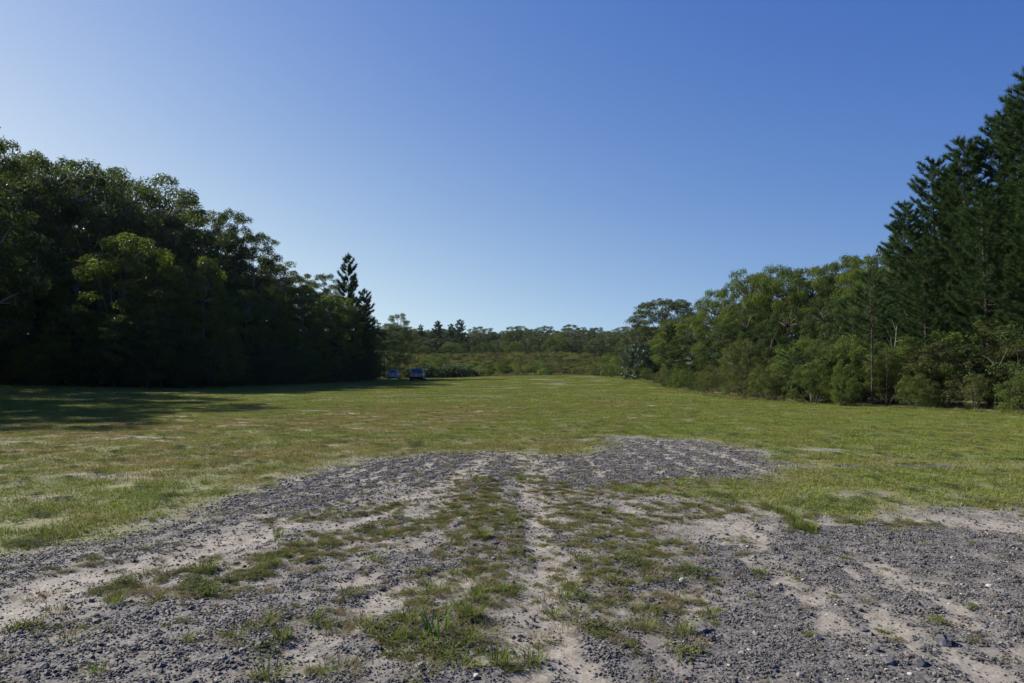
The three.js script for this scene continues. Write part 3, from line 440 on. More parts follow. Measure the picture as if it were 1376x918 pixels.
for (const [px, D, top, w, m, l] of [[1222, 37, 268, 110, 'pineB', 'shortest pine of the tall stand, next to the leafy trees'], [1262, 36, 214, 130, 'pineA', 'second pine of the tall stand counting from the leafy trees'], [1305, 34.5, 182, 150, 'pineB', 'third pine of the tall stand counting from the leafy trees'], [1350, 34, 150, 150, 'pineA', 'fourth pine of the tall stand counting from the leafy trees'], [1392, 32, 92, 170, 'pineB', 'tallest pine of the stand, fifth counting from the leafy trees'], [1440, 29, 80, 170, 'pineA', 'pine standing past the tallest one at the field edge'], [1328, 30, 255, 130, 'pineA', 'lower bushy pine standing before the third and fourth tall pines'], [1285, 40, 225, 120, 'pineB', 'pine behind the second and third tall pines of the stand'], [1375, 38, 150, 140, 'pineA', 'pine hidden behind the fourth and the tallest pines'], [1245, 33, 330, 110, 'pineA', 'low bushy pine before the two shortest pines of the stand'], [1400, 28, 240, 150, 'pineB', 'low spreading pine before the tallest pine at the field edge']])
  plant(m, 'pine_tree', l, 'pine tree', px, D, top, w);
plant('pineYoung', 'young_pine_tree', 'thin young pine with bare lower stem standing above the shrubs', 'pine tree', 1172, 30.5, 362, 66);
plant('pineYoung', 'young_pine_tree', 'small young pine sunk among shrubs before the lime green bush', 'pine tree', 1064, 34, 462, 36);
plant('pineFar', 'young_pine_tree', 'small blue green conifer beside the glossy leaved bush', 'pine tree', 902, 68, 435, 34);
plant('pineYoung', 'young_pine_tree', 'half grown pine between the thin young pine and the tall stand', 'pine tree', 1148, 38, 400, 56);
plant('glossy', 'bush', 'large bush with big shiny blue green leaves at the field corner', 'bush', 856, 92, 461, 42, undefined, { stems: 1 });
plant('shrubLime', 'bush', 'bright green rounded bush beside the heath bank and the shiny leaved bush', 'bush', 822, 106, 471, 34, undefined, { stems: 1 });
plant('shrubDeep', 'bush', 'dark bush tucked behind the shiny leaved bush', 'bush', 878, 90, 470, 34, undefined, { stems: 1 });
plant('shrubLime', 'bush', 'large lime green bush with flat layered top among the sunlit shrubs', 'bush', 1086, 36, 450, 104, undefined, { stems: 1 });
plant('shrubOlive', 'bush', 'olive bush joined to the large lime green bush', 'bush', 1128, 34, 462, 60, undefined, { stems: 1 });
plant('shrubTall', 'bush', 'upright pale green bush toward the wattles from the lime bush', 'bush', 1000, 40, 455, 60, undefined, { stems: 1 });
plant('shrubLime', 'bush', 'small bright green bush beside the thin young pine', 'bush', 1130, 30, 478, 26, undefined, { stems: 1 });
{ // shrubs along the sunlit edge
  const r = mulberry(41), kinds = [['shrubOlive', 'olive'], ['shrubGreen', 'mid green'], ['shrubTall', 'upright wispy'], ['shrubOlive', 'olive'], ['shrubGreen', 'mid green'], ['shrubDeep', 'dark leaved']];
  for (let row = 0; row < 3; row++) for (let D = 15; D < 118; D += 1.5 + D * 0.012) {
    const X = along(EDGE_R, D) + 0.9 + row * 1.8 + (r() - 0.5) * 1.2, px = CX + X / D * F; if (px > 1480) continue;
    const low = row === 0 ? 1.0 : row === 1 ? 1.7 : 2.3, [k, w] = kinds[Math.floor(r() * 6)];
    plant(k, 'edge_shrub', row === 0 ? `low ${w} shrub in the front rank along the sunlit field edge` : `${w} shrub behind the front rank along the sunlit field edge`, 'shrub', px, D + (r() - 0.5), 0, 0, row === 0 ? `${w} shrubs in the sunlit front rank` : `${w} shrubs behind the sunlit front rank`, { stems: 1, H: (low + 1.0 * r()) * (0.85 + 0.35 * sstep(50, 30, D)) });
  }
}
{ // a dead pale tree among the pines
  const w = new Shape(), r = mulberry(8), col = (j, q) => { const k = 0.75 + 0.4 * hash(j, q); return [0.34 * k, 0.32 * k, 0.29 * k]; };
  const branch = (p, d, L, rad, depth) => { const pts = [p.clone()], q = p.clone(), e = d.clone(); for (let j = 0; j < 5; j++) { e.add(V3(r() - 0.5, r() - 0.4, r() - 0.5).multiplyScalar(0.35)).normalize(); q.addScaledVector(e, L / 5); pts.push(q.clone()); if (depth && j > 0) branch(q, e.clone().add(V3(r() - 0.5, r() - 0.3, r() - 0.5).multiplyScalar(1.7)).normalize(), L * 0.5, rad * 0.5, depth - 1); } w.tube(pts, pts.map((_, j) => rad * (1 - 0.75 * j / 5)), 5, col); };
  branch(V3(0, -0.1, 0), V3(0.05, 1, 0), 2.6, 0.045, 2);
  const [X] = atDepth(1206, HORIZON, 33), t = new THREE.Mesh(w.build(true), barkMat); t.name = 'dead_tree'; t.position.set(X, land(X, 33), -33);
  tag(t, 'bare pale dead sapling with forked branches before the pines', 'dead tree'); scene.add(shadows(t));
}
// ---------------------------------------------------------------- copies scattered as cover
const UP = V3(0, 1, 0);
function scatter(name, label, category, geo, mat, list) {   // list of [x, y, z, turn, sx, sy, r, g, b, tiltX, tiltZ]
  const im = new THREE.InstancedMesh(geo, mat, list.length), o = new THREE.Object3D(), c = new THREE.Color(); im.name = numbered(name);
  list.forEach((q, k) => { o.position.set(q[0], q[1], q[2]); o.rotation.set(q[9] || 0, q[3], q[10] || 0, 'YXZ'); o.scale.set(q[4], q[5], q[4]); o.updateMatrix(); im.setMatrixAt(k, o.matrix); c.setRGB(q[6], q[7], q[8]); im.setColorAt(k, c); });
  tag(im, label, category, undefined, 'stuff'); im.castShadow = im.receiveShadow = true; scene.add(im); return im;
}
// heath on the bank between the field and the far wood
{
  const r = mulberry(51), lists = { heathA: [], heathB: [], shrubTall: [] };
  for (let k = 0; k < 3000; k++) {
    const D = 119 + Math.pow(r(), 0.8) * 86, X = -30 + r() * 72; if (X > along(EDGE_R, D) + 6 || X < along(EDGE_L, D) - 6) continue; if (D < 122 && Math.abs(X - 5) < 9 && r() < 0.5) continue;
    const h = (0.55 + 0.6 * r() * r() + 0.35 * Math.max(0, fbm(X / 7, D / 7, 3))) * (D < 128 ? 0.8 : 1), br = clamp(0.5 + 1.1 * fbm(X / 9 + 5, D / 9, 3) + 0.2 + 0.5 * (r() - 0.5)), q = 0.55 + 0.9 * r(), c = mix3([1.0, 1.2, 0.9], [1.35, 1.18, 1.1], br).map((v) => v * q);
    const kind = r() < 0.06 ? 'shrubTall' : r() < br ? 'heathA' : 'heathB'; lists[kind].push([X, land(X, D) - 0.05, -D, r() * 6.28, kind === 'shrubTall' ? h * 0.6 : h * (0.9 + 0.5 * r()), kind === 'shrubTall' ? h * 0.5 : h, ...c]);
  }
  const lb = { heathA: 'olive brown heath scrub covering the low bank', heathB: 'green heath scrub covering the low bank', shrubTall: 'wispy taller heath scrub scattered on the low bank' };
  for (const k in lists) scatter('heath_scrub', lb[k], 'heath', P[k].crown, leafMat, lists[k]);
}
plant('shrubGreen', 'bush', 'round dark green bush alone on the front of the heath bank', 'bush', 676, 126, 481, 20, undefined, { stems: 1 });
for (const [px, D, top, w] of [[655, 135, 485, 18], [594, 140, 476, 16], [715, 126, 490, 26], [735, 130, 488, 24], [750, 128, 492, 20]]) plant('shrubGreen', 'bush', 'rounded green bush among the heath scrub at the field end', 'bush', px, D, top, w, 'rounded bushes among the heath', { stems: 1 });
{ // broad-leaved plants behind the cars
  const models = [1, 2].map((s) => { const r = mulberry(300 + s), g = new Shape(), st = new Shape(); for (let k = 0; k < 46; k++) { const a = r() * 6.28, h = 0.3 + 1.4 * r(), rr = 0.15 + 0.6 * r(), d = V3(Math.cos(a), 0.5 - r() * 0.9, Math.sin(a)).normalize(), n = V3(-d.x * d.y, 1 - d.y * d.y, -d.z * d.y).normalize(); st.tube([V3(Math.cos(a) * 0.08, -0.05, Math.sin(a) * 0.08), V3(Math.cos(a) * rr, h, Math.sin(a) * rr)], [0.02, 0.012], 4, () => [0.08, 0.11, 0.03]); g.leaf(Math.cos(a) * rr, h, Math.sin(a) * rr, d.x, d.y, d.z, n.x, n.y, n.z, 0.75 * (0.7 + 0.5 * r()), 0.34, tint(r, [[0.09, 0.14, 0.035], [0.07, 0.12, 0.03]], 0.3)); } return [g.build(false), st.build(true)]; });
  const r = mulberry(61);
  for (let k = 0; k < 24; k++) {
    const px = 545 + 85 * r() + (k % 6 === 0 ? 30 : 0), D = 112 + 10 * r(), [X] = atDepth(px, HORIZON, D), [a, b] = models[k % 2], g = new THREE.Group(); g.name = numbered('broad_leaf_plant'); g.position.set(X, land(X, D), -D); g.rotation.y = r() * 6.28; g.scale.setScalar(0.85 + 0.6 * r());
    const l = new THREE.Mesh(a, leafShiny), s = new THREE.Mesh(b, bladeMat); l.name = 'foliage'; s.name = 'stem'; g.add(l, s); tag(g, 'plant with broad shiny leaves growing behind the parked cars', 'plant', 'broad leaved plants behind the cars'); scene.add(shadows(g));
  }
}
// mown grass of the field, in patches of many blades
const G_PATCH = [0, 1, 2].map((v) => { const r = mulberry(400 + v), s = new Shape(); for (let k = 0; k < 150; k++) { const a = r() * 6.28, q = 0.24 * Math.sqrt(r()), c = 0.75 + 0.5 * r(), dry = r() < 0.16; s.blade(Math.cos(a) * q, -0.004, Math.sin(a) * q, r() * 6.28, 0.028 + 0.05 * r() * r() + (r() < 0.05 ? 0.04 : 0), 0.3 + 1.2 * r(), 0.0045 + 0.004 * r(), dry ? [1.9 * c, 1.35 * c, 1.9 * c] : [c, c, c], 2); } return s.build(false); });
const G_FAR = [0, 1].map((v) => { const r = mulberry(420 + v), s = new Shape(); for (let k = 0; k < 260; k++) { const a = r() * 6.28, q = 0.75 * Math.sqrt(r()), c = 0.75 + 0.5 * r(), dry = r() < 0.14; s.blade(Math.cos(a) * q, -0.01, Math.sin(a) * q, r() * 6.28, 0.035 + 0.06 * r() * r(), 0.3 + 1.2 * r(), 0.012 + 0.01 * r(), dry ? [1.8 * c, 1.3 * c, 1.8 * c] : [c, c, c], 2); } return s.build(false); });
function grassColor(X, D, r) {
  const br = brownness(X, D), n = fbm(X / 1.7 + 50, D / 1.7, 4), lush = clamp(0.5 + 1.2 * n);
  let c = mix3([0.172, 0.210, 0.028], [0.122, 0.196, 0.020], lush); c = mix3(c, r() < 0.3 ? [0.22, 0.165, 0.07] : [0.195, 0.165, 0.040], clamp(br * 0.9 + 0.5 * fbm(X / 0.7 + 20, D / 0.7, 3) + (r() - 0.5) * 0.5)); const k = 0.72 + 0.5 * r(); return [c[0] * k, c[1] * k, c[2] * k];
}
{
  const r = mulberry(71), near3 = [[], [], []], far2 = [[], []];
  for (let D = 2.6; D < 34; D += 0.19) for (let X = -D * 0.86 - 2.5; X < D * 0.86 + 2.5; X += 0.21) {
    const x = X + (r() - 0.5) * 0.2, d = D + (r() - 0.5) * 0.2; if (x > along(EDGE_R, d) + 0.5) continue;
    const m = near(x, d), bare = m[0]; if (r() < bare * 1.25) continue; const [sp] = bareSpot(x, d); if (r() < sp * 1.15) continue;
    const thin = fbm(x / 1.4, d / 1.4, 4); if (r() > 0.82 + 1.0 * thin) continue;
    const s = 0.75 + 0.5 * r(); near3[Math.floor(r() * 3)].push([x, surface(x, d), -d, r() * 6.28, s, s * (0.45 + 0.8 * clamp(0.45 + 1.1 * fbm(x / 0.9 + 9, d / 0.9, 3))) * (1 - 0.4 * bare), ...grassColor(x, d, r)]);
  }
  for (let D = 33; D < 124; D += 0.75) for (let X = Math.max(-D * 0.8, along(EDGE_L, D) - 1); X < Math.min(D * 0.8, along(EDGE_R, D) + 1); X += 0.75) {
    const x = X + (r() - 0.5) * 0.7, d = D + (r() - 0.5) * 0.7; const [sp] = bareSpot(x, d); if (r() < sp) continue; const s = 0.8 + 0.5 * r();
    far2[Math.floor(r() * 2)].push([x, land(x, d), -d, r() * 6.28, s, s * (0.8 + 0.5 * r()), ...grassColor(x, d, r)]);
  }
  near3.forEach((l, k) => scatter('short_grass', ['short mown green grass covering the near field', 'short mown grass mixed through the near field', 'short mown grass with dry blades through the near field'][k], 'grass', G_PATCH[k], bladeMat, l));
  far2.forEach((l, k) => scatter('field_grass', ['short mown grass covering the distant field', 'paler mown grass mixed through the distant field'][k], 'grass', G_FAR[k], bladeMat, l));
  console.log('grass', near3.map((l) => l.length), far2.map((l) => l.length));
}
{ // long grass at the foot of the sunlit shrubs and the heath
  const r = mulberry(81), s = new Shape(); for (let k = 0; k < 120; k++) { const a = r() * 6.28, q = 0.3 * Math.sqrt(r()), c = 0.75 + 0.5 * r(), dry = r() < 0.12; s.blade(Math.cos(a) * q, -0.02, Math.sin(a) * q, r() * 6.28, 0.18 + 0.3 * r(), 0.3 + 0.8 * r(), 0.012, dry ? [2.2 * c, 1.6 * c, 2.2 * c] : [c, c, c], 3); }
  const l = [];
  for (let D = 12; D < 118; D += 0.16) for (let k = 0; k < 2; k++) { const d = D + r() * 0.2, x = along(EDGE_R, d) - 0.5 + 1.5 * r() * r() + 0.5 * fbm(d / 2, 3, 2), h = 0.2 + 0.6 * r() * r(); if (r() < 0.45) continue; l.push([x, land(x, d), -d, r() * 6.28, h * 1.4, h, ...mix3([0.105, 0.145, 0.026], [0.17, 0.16, 0.045], r())]); }
  for (let X = -17; X < 24; X += 0.22) { const d = 118.5 + 3 * r(), h = 0.7 + 1.0 * r(); l.push([X, land(X, d), -d, r() * 6.28, h * 1.3, h, ...mix3([0.11, 0.135, 0.035], [0.15, 0.14, 0.05], r())]); }
  for (let D = 25; D < 112; D += 0.3) { const d = D + r() * 0.3, x = along(EDGE_L, d) + 0.3 - 1.2 * r(), h = 0.5 + 0.7 * r(); l.push([x, land(x, d), -d, r() * 6.28, h, h, 0.10, 0.12, 0.035]); }
  scatter('long_grass', 'longer unmown grass fringing the foot of the shrubs', 'grass', s.build(false), bladeMat, l);
}
// gravel
const stoneGeo = [0, 1, 2, 3].map((v) => {
  const r = mulberry(500 + v), g = new THREE.IcosahedronGeometry(1, v < 2 ? 0 : 1), p = g.attributes.position, sq = [1, 0.6 + 0.2 * r(), 0.75 + 0.3 * r()], key = new Map();
  for (let i = 0; i < p.count; i++) { const k = [p.getX(i), p.getY(i), p.getZ(i)].map((q) => q.toFixed(3)).join(); if (!key.has(k)) key.set(k, 0.72 + 0.5 * r()); const f = key.get(k); p.setXYZ(i, p.getX(i) * f * sq[0], p.getY(i) * f * sq[1], p.getZ(i) * f * sq[2]); }
  g.deleteAttribute('uv'); g.deleteAttribute('normal'); const out = new THREE.BufferGeometry(); out.setAttribute('position', p); out.setAttribute('color', new THREE.Float32BufferAttribute(new Float32Array(p.count * 3).fill(1), 3)); return out;
});
const stoneMat = new THREE.MeshStandardMaterial({ color: 0xffffff, roughness: 0.82 });
function stoneColor(r) { const q = r(); if (q < 0.007) { return [0.36, 0.34, 0.31]; } if (q < 0.05) return [0.2, 0.19, 0.175]; if (q < 0.09) return [0.12, 0.08, 0.06]; const k = 0.032 + 0.13 * Math.pow(r(), 2.2), w = r(); return [k * (1.0 + 0.07 * w), k, k * (1.02 - 0.12 * w)]; }
{
  const r = mulberry(85), ls = [[], [], [], []];
  for (let k = 0; k < 1150000; k++) {
    const D = 2.4 + 13.5 * Math.pow(r(), 1.25), half = D * 0.80 + 2.6, X = (r() * 2 - 1) * half;
    const m = near(X, D), g = m[0] * clamp(m[1] * 1.0 - 0.06) * (1 - 0.8 * m[2]) * (0.55 + 0.6 * clamp(0.5 + fbm(X / 0.25, D / 0.3, 2))) * (1 - 0.55 * m[3]); const area = (half - 1.6) / 12;
    let w = g; if (w < 0.02) { const [sp, kind] = bareSpot(X, D); w = sp * kind * 0.8; } w = Math.max(w, m[0] * 0.12);
    if (r() > w * Math.min(1, area * 1.6)) continue;
    let s = 0.0042 + 0.0062 * Math.pow(r(), 2.2); if (r() < 0.035) s *= 2.1; if (D > 8) s *= 1.2;
    ls[Math.floor(r() * 4)].push([X, surface(X, D) + s * 0.15, -D, r() * 6.28, s, s * (0.7 + 0.5 * r()), ...stoneColor(r), (r() - 0.5) * 1.2, (r() - 0.5) * 1.2]);
  }
  ls.forEach((l, k) => scatter('gravel', ['dark grey crushed gravel strewn over the sandy track', 'angular blue grey gravel chips on the track', 'fine mixed gravel scattered over pale sand', 'coarser rounded gravel lying on the track'][k], 'gravel', stoneGeo[k], stoneMat, l));
  console.log('gravel', ls.map((l) => l.length));
}
// larger stones that can be picked out
function stone(px, py, size, col, label, group) {
  const [X, D] = onGround(px, py), m = new THREE.Mesh(stoneGeo[2 + Math.floor(trng() * 2)], new THREE.MeshStandardMaterial({ color: new THREE.Color().setRGB(...col), roughness: 0.8 })); m.name = numbered('stone');
  m.position.set(X, surface(X, D) + size * 0.2, -D); m.rotation.set(trng() * 0.6, trng() * 6.28, trng() * 0.6); m.scale.set(size, size * 0.8, size); tag(m, label, 'stone', group); scene.add(shadows(m));
}
stone(917, 783, 0.024, [0.46, 0.44, 0.40], 'white angular stone among dry weeds beside the gravel');
stone(1269, 866, 0.045, [0.075, 0.075, 0.085], 'largest dark blue grey stone lying on the pale sandy streak');
stone(943, 851, 0.035, [0.09, 0.09, 0.1], 'flat bluish stone on the gravel by the dry weeds');
stone(1195, 894, 0.03, [0.07, 0.07, 0.08], 'dark stone on the sand near the largest stone');
for (const [px, py, s] of [[1172, 754, 0.03], [1228, 759, 0.024], [1234, 815, 0.022], [1160, 845, 0.024], [1175, 873, 0.026], [1322, 842, 0.024], [1040, 900, 0.022], [880, 830, 0.02], [256, 820, 0.024], [346, 872, 0.03], [220, 875, 0.024], [585, 768, 0.028], [470, 790, 0.024], [420, 800, 0.022], [130, 838, 0.022], [60, 900, 0.026], [990, 765, 0.022], [1100, 860, 0.026], [1290, 750, 0.026], [1350, 800, 0.024], [1236, 895, 0.032]])
  stone(px, py, s, ((k) => [k, k, k * 1.08])(0.055 + 0.05 * trng()), 'dark grey angular stone a little bigger than the gravel round it', 'bigger dark stones in the gravel');
for (const [px, py, s] of [[345, 789, 0.022], [270, 558 + 300, 0.018], [537, 649, 0.03], [1107, 761, 0.016], [1046, 783, 0.016], [1222, 907, 0.018], [1007, 876, 0.016], [860, 686, 0.022], [835, 716, 0.022], [5, 905, 0.02], [1112, 826, 0.016]])
  stone(px, py, s * 0.75, [0.38, 0.355, 0.32], 'small whitish pebble standing out from the dark gravel', 'whitish pebbles in the gravel');
// weeds and tufts on the track
function tuftModel(seed, n, rad, h0, h1, wid, lean, cols, dry) { const r = mulberry(seed), s = new Shape(); for (let k = 0; k < n; k++) { const a = r() * 6.28, q = rad * Math.sqrt(r()); s.blade(Math.cos(a) * q, -0.008, Math.sin(a) * q, a + (r() - 0.5) * 1.8, h0 + (h1 - h0) * r(), lean * (0.35 + r()), wid * (0.7 + 0.6 * r()), r() < dry ? tint(r, [[0.22, 0.165, 0.085], [0.17, 0.12, 0.06]]) : tint(r, cols, 0.4), 4); } return s.build(false); }
function matModel(seed, n, rad, cols) { const r = mulberry(seed), s = new Shape(); for (let k = 0; k < n; k++) { const a = r() * 6.28, q = rad * Math.sqrt(r()) * (0.7 + 0.4 * Math.sin(a * 3 + seed)), v = r() * 6.28, t = 0.15 + 0.5 * r(); s.leaf(Math.cos(a) * q, 0.004 + 0.03 * r() * (1 - q / rad * 0.6), Math.sin(a) * q, Math.cos(v) * Math.cos(t), Math.sin(t), Math.sin(v) * Math.cos(t), -Math.cos(v) * Math.sin(t), Math.cos(t), -Math.sin(v) * Math.sin(t), 0.016 + 0.014 * r(), 0.008 + 0.006 * r(), tint(r, cols, 0.4)); } return s.build(false); }
const CG = [[0.110, 0.165, 0.020], [0.135, 0.185, 0.026]], CO = [[0.125, 0.150, 0.030], [0.155, 0.158, 0.044]], CD = [[0.24, 0.18, 0.095], [0.195, 0.148, 0.08], [0.16, 0.15, 0.06]];
const T = {
  tall: tuftModel(601, 17, 0.075, 0.10, 0.22, 0.014, 0.45, [[0.085, 0.15, 0.02], [0.07, 0.125, 0.02]], 0.05),
  green: tuftModel(602, 70, 0.055, 0.05, 0.13, 0.0045, 0.7, CG, 0.15), greenB: tuftModel(603, 55, 0.07, 0.03, 0.10, 0.005, 0.9, CG, 0.2), low: tuftModel(604, 80, 0.10, 0.02, 0.07, 0.0045, 1.2, CO, 0.3),
  dry: tuftModel(605, 70, 0.09, 0.025, 0.09, 0.003, 1.1, CD, 0.6), spray: tuftModel(606, 34, 0.05, 0.03, 0.12, 0.006, 1.5, CG, 0.25), mat: matModel(607, 300, 0.17, [[0.085, 0.115, 0.035], [0.10, 0.125, 0.05]]), matB: matModel(608, 240, 0.15, CO),
};
function weed(kind, px, py, s, label, group, sy) {
  const [X, D] = onGround(px, py), m = new THREE.Mesh(T[kind], bladeMat); m.name = numbered(/mat/.test(kind) ? 'weed_mat' : 'grass_tuft'); m.position.set(X, surface(X, D), -D); m.rotation.y = trng() * 6.28; m.scale.set(s, sy || s, s);
  tag(m, label, /mat/.test(kind) ? 'weed' : 'grass tuft', group); scene.add(shadows(m));
}
weed('tall', 588, 852, 1.05, 'broad bladed bright green grass tuft, tallest on the bare track');
weed('green', 152, 810, 1.1, 'fine bladed round green tuft beside the leafy mat on gravel');
weed('green', 672, 892, 1.15, 'upright greyish green tuft with dry base near the sandy rut');
weed('spray', 520, 864, 0.9, 'small star shaped green tuft beside the broad bladed tuft');
weed('greenB', 1020, 770, 1.0, 'low dark green tuft alone at the edge of the dark gravel');
weed('mat', 1020, 769, 0.55, 'tiny leafy mat under the lone dark green tuft on gravel');
weed('greenB', 778, 756, 1.0, 'bright green tuft beside the sandy rut');
weed('green', 760, 804, 0.9, 'yellowish green tuft between the sandy rut and the weedy patch');
weed('mat', 278, 800, 1.3, 'widest flat leafy weed mat on the gravel near the fine tuft');
weed('greenB', 634, 775, 1.1, 'green clump topping the weedy strip above the broad bladed tuft');
weed('dry', 880, 780, 1.3, 'straw coloured dry tuft beside the white angular stone');
{
  const gb = 'bright runner grass creeping onto the gravel';
  [[1082, 714], [1090, 718], [1076, 708], [1066, 700], [1058, 694], [1050, 690], [1086, 712], [1070, 712], [1040, 686], [1030, 682]].forEach(([x, y], k) => weed(['greenB', 'green'][k % 2], x, y, 1.25, 'bright green runner grass creeping down onto the dark gravel', gb));
  const r = mulberry(93), g = { green: ['small upright green tuft on the bare track', 'small upright tufts on the track'], greenB: ['loose green tuft among weeds on the track', 'loose tufts among weeds on the track'], low: ['low olive tuft hugging the bare track', 'low olive tufts on the track'], dry: ['dry straw coloured tuft on the bare track', 'dry tufts on the track'], spray: ['small sprawling green tuft on the bare track', 'sprawling tufts on the track'], mat: ['flat leafy green weed mat on the track', 'leafy mats on the track'], matB: ['flat olive weed mat on the track', 'olive mats on the track'] };
  const spots2 = [[375, 722, 'green'], [500, 752, 'greenB'], [440, 846, 'greenB'], [56, 802, 'dry'], [90, 862, 'low'], [240, 742, 'dry'], [520, 722, 'green'], [640, 650, 'greenB'], [700, 645, 'green'], [735, 650, 'low'], [655, 690, 'greenB'], [690, 710, 'greenB'], [820, 690, 'green'], [845, 700, 'greenB'], [800, 720, 'low'], [860, 745, 'spray'], [890, 820, 'dry'], [805, 850, 'dry'], [870, 830, 'low'], [580, 790, 'low'], [610, 770, 'green'], [560, 808, 'dry'], [655, 855, 'low'], [690, 800, 'greenB'], [430, 905, 'spray'], [360, 910, 'greenB'], [460, 905, 'low'], [345, 848, 'low'], [1010, 700, 'low'], [960, 690, 'dry'], [1140, 700, 'low'], [1200, 715, 'low'], [380, 690, 'low'], [440, 690, 'greenB'], [300, 690, 'low'], [275, 650, 'green'], [190, 650, 'greenB'], [620, 900, 'spray'], [570, 905, 'low'], [545, 842, 'low']];
  for (const [x, y, k] of spots2) weed(k, x, y, 0.85 + 0.5 * r(), g[k][0], g[k][1]);
  let made = 0; for (let k = 0; k < 6000 && made < 210; k++) {
    const px = r() * 1420 - 20, py = 612 + 306 * Math.pow(r(), 0.8), [X, D] = onGround(px, py), m = near(X, D); if (m[0] < 0.5 || r() > m[3] * 1.1 * (1 - 0.5 * m[1])) continue; const kind = ['green', 'greenB', 'low', 'dry', 'spray', 'mat', 'matB', 'low'][Math.floor(r() * 8)]; weed(kind, px, py, 0.5 + 0.6 * r(), g[kind][0], g[kind][1]); made++;
  }
  const lm = [[], [], []];
  for (let k = 0; k < 420000; k++) { const D = 2.6 + 12 * r(), X = (r() * 2 - 1) * (D * 0.80 + 2.2), m = near(X, D), v = m[0] * m[3] * (1 - 0.35 * m[1]); if (r() > v * D / 13) continue; const s = 0.16 + 0.34 * r(), c = 0.75 + 0.5 * r(); lm[Math.floor(r() * 3)].push([X, surface(X, D), -D, r() * 6.28, s, s * (0.8 + 0.4 * r()), c, c, c]); }
  ['low', 'dry', 'matB'].forEach((k, j) => scatter('ground_weed', ['short olive weeds sprinkled over the sandy track', 'short dry straw sprinkled over the sandy track', 'tiny creeping weeds sprinkled over the sandy track'][j], 'weeds', T[k], bladeMat, lm[j]));
  console.log('weeds', made, lm.map((l) => l.length));
  // coarser tufts in the field
  const lf = []; for (let k = 0; k < 2600; k++) { const D = 5 + 30 * r(), X = (r() * 2 - 1) * D * 0.85; if (near(X, D)[0] > 0.3 || X > along(EDGE_R, D)) continue; if (r() > 0.35 + 0.9 * fbm(X / 2 + 33, D / 2, 3)) continue; const s = 0.7 + 0.8 * r(), c = 0.8 + 0.4 * r(); lf.push([X, surface(X, D), -D, r() * 6.28, s, s * 0.8, c, c, c]); }
  const lw = []; for (let k = 0; k < 9000; k++) { const D = 5 + 26 * r(), X = (r() * 2 - 1) * D * 0.85; if (near(X, D)[0] > 0.4 || X > along(EDGE_R, D)) continue; if (r() > 0.12 + 1.0 * fbm(X / 1.5 + 63, D / 1.5, 3)) continue; const s = 0.4 + 0.6 * r(), c = 0.9 + 0.6 * r(); lw.push([X, surface(X, D) + 0.012, -D, r() * 6.28, s, s, c, c, c]); }
  scatter('field_weed', 'flat leafy weeds growing through the mown field', 'weeds', T.mat, bladeMat, lw);
  scatter('tussock_grass', 'coarser green grass tussocks dotted through the mown field', 'grass', T.greenB, bladeMat, lf);
}

// ---------------------------------------------------------------- the two parked cars, tails to the viewer
function loft(rings, closed = true) {   // rings of equal length, front to back
  const p = [], idx = [], n = rings[0].length; for (const r of rings) for (const v of r) p.push(...v);
  for (let j = 0; j + 1 < rings.length; j++) for (let q = 0; q < n; q++) { const a = j * n + q, b = j * n + (q + 1) % n; idx.push(a, b, a + n, b, b + n, a + n); }
  for (const j of [0, rings.length - 1]) { const k = p.length / 3, r = rings[j], c = r.reduce((s, v) => [s[0] + v[0] / n, s[1] + v[1] / n, s[2] + v[2] / n], [0, 0, 0]); p.push(...c); for (let q = 0; q < n; q++) { const a = j * n + q, b = j * n + (q + 1) % n; j ? idx.push(a, b, k) : idx.push(b, a, k); } }
  const g = new THREE.BufferGeometry(); g.setAttribute('position', new THREE.Float32BufferAttribute(p, 3)); g.setIndex(idx); const h = g.toNonIndexed(); h.computeVertexNormals(); return h;
}
const ring = (z, w, y0, y1, tw = 1) => { const c = 0.07, t = w * tw; return [[-w + c, y0, z], [w - c, y0, z], [w, y0 + c, z], [w, y0 + (y1 - y0) * 0.62, z], [t, y1 - c, z], [t - c, y1, z], [-t + c, y1, z], [-t, y1 - c, z], [-w, y0 + (y1 - y0) * 0.62, z], [-w, y0 + c, z]]; };
function quad(a, b, c, d, thick = 0.012) { const g = new THREE.BufferGeometry(), n = V3(...b).sub(V3(...a)).cross(V3(...d).sub(V3(...a))).normalize().multiplyScalar(thick), o = [a, b, c, d].map((v) => [v[0] + n.x, v[1] + n.y, v[2] + n.z]), i = [a, b, c, d].map((v) => [v[0] - n.x, v[1] - n.y, v[2] - n.z]), v = [...o, ...i]; g.setAttribute('position', new THREE.Float32BufferAttribute(v.flat(), 3)); g.setIndex([0, 1, 2, 0, 2, 3, 6, 5, 4, 7, 6, 4, 0, 4, 5, 0, 5, 1, 1, 5, 6, 1, 6, 2, 2, 6, 7, 2, 7, 3, 3, 7, 4, 3, 4, 0]); const h = g.toNonIndexed(); h.computeVertexNormals(); return h; }
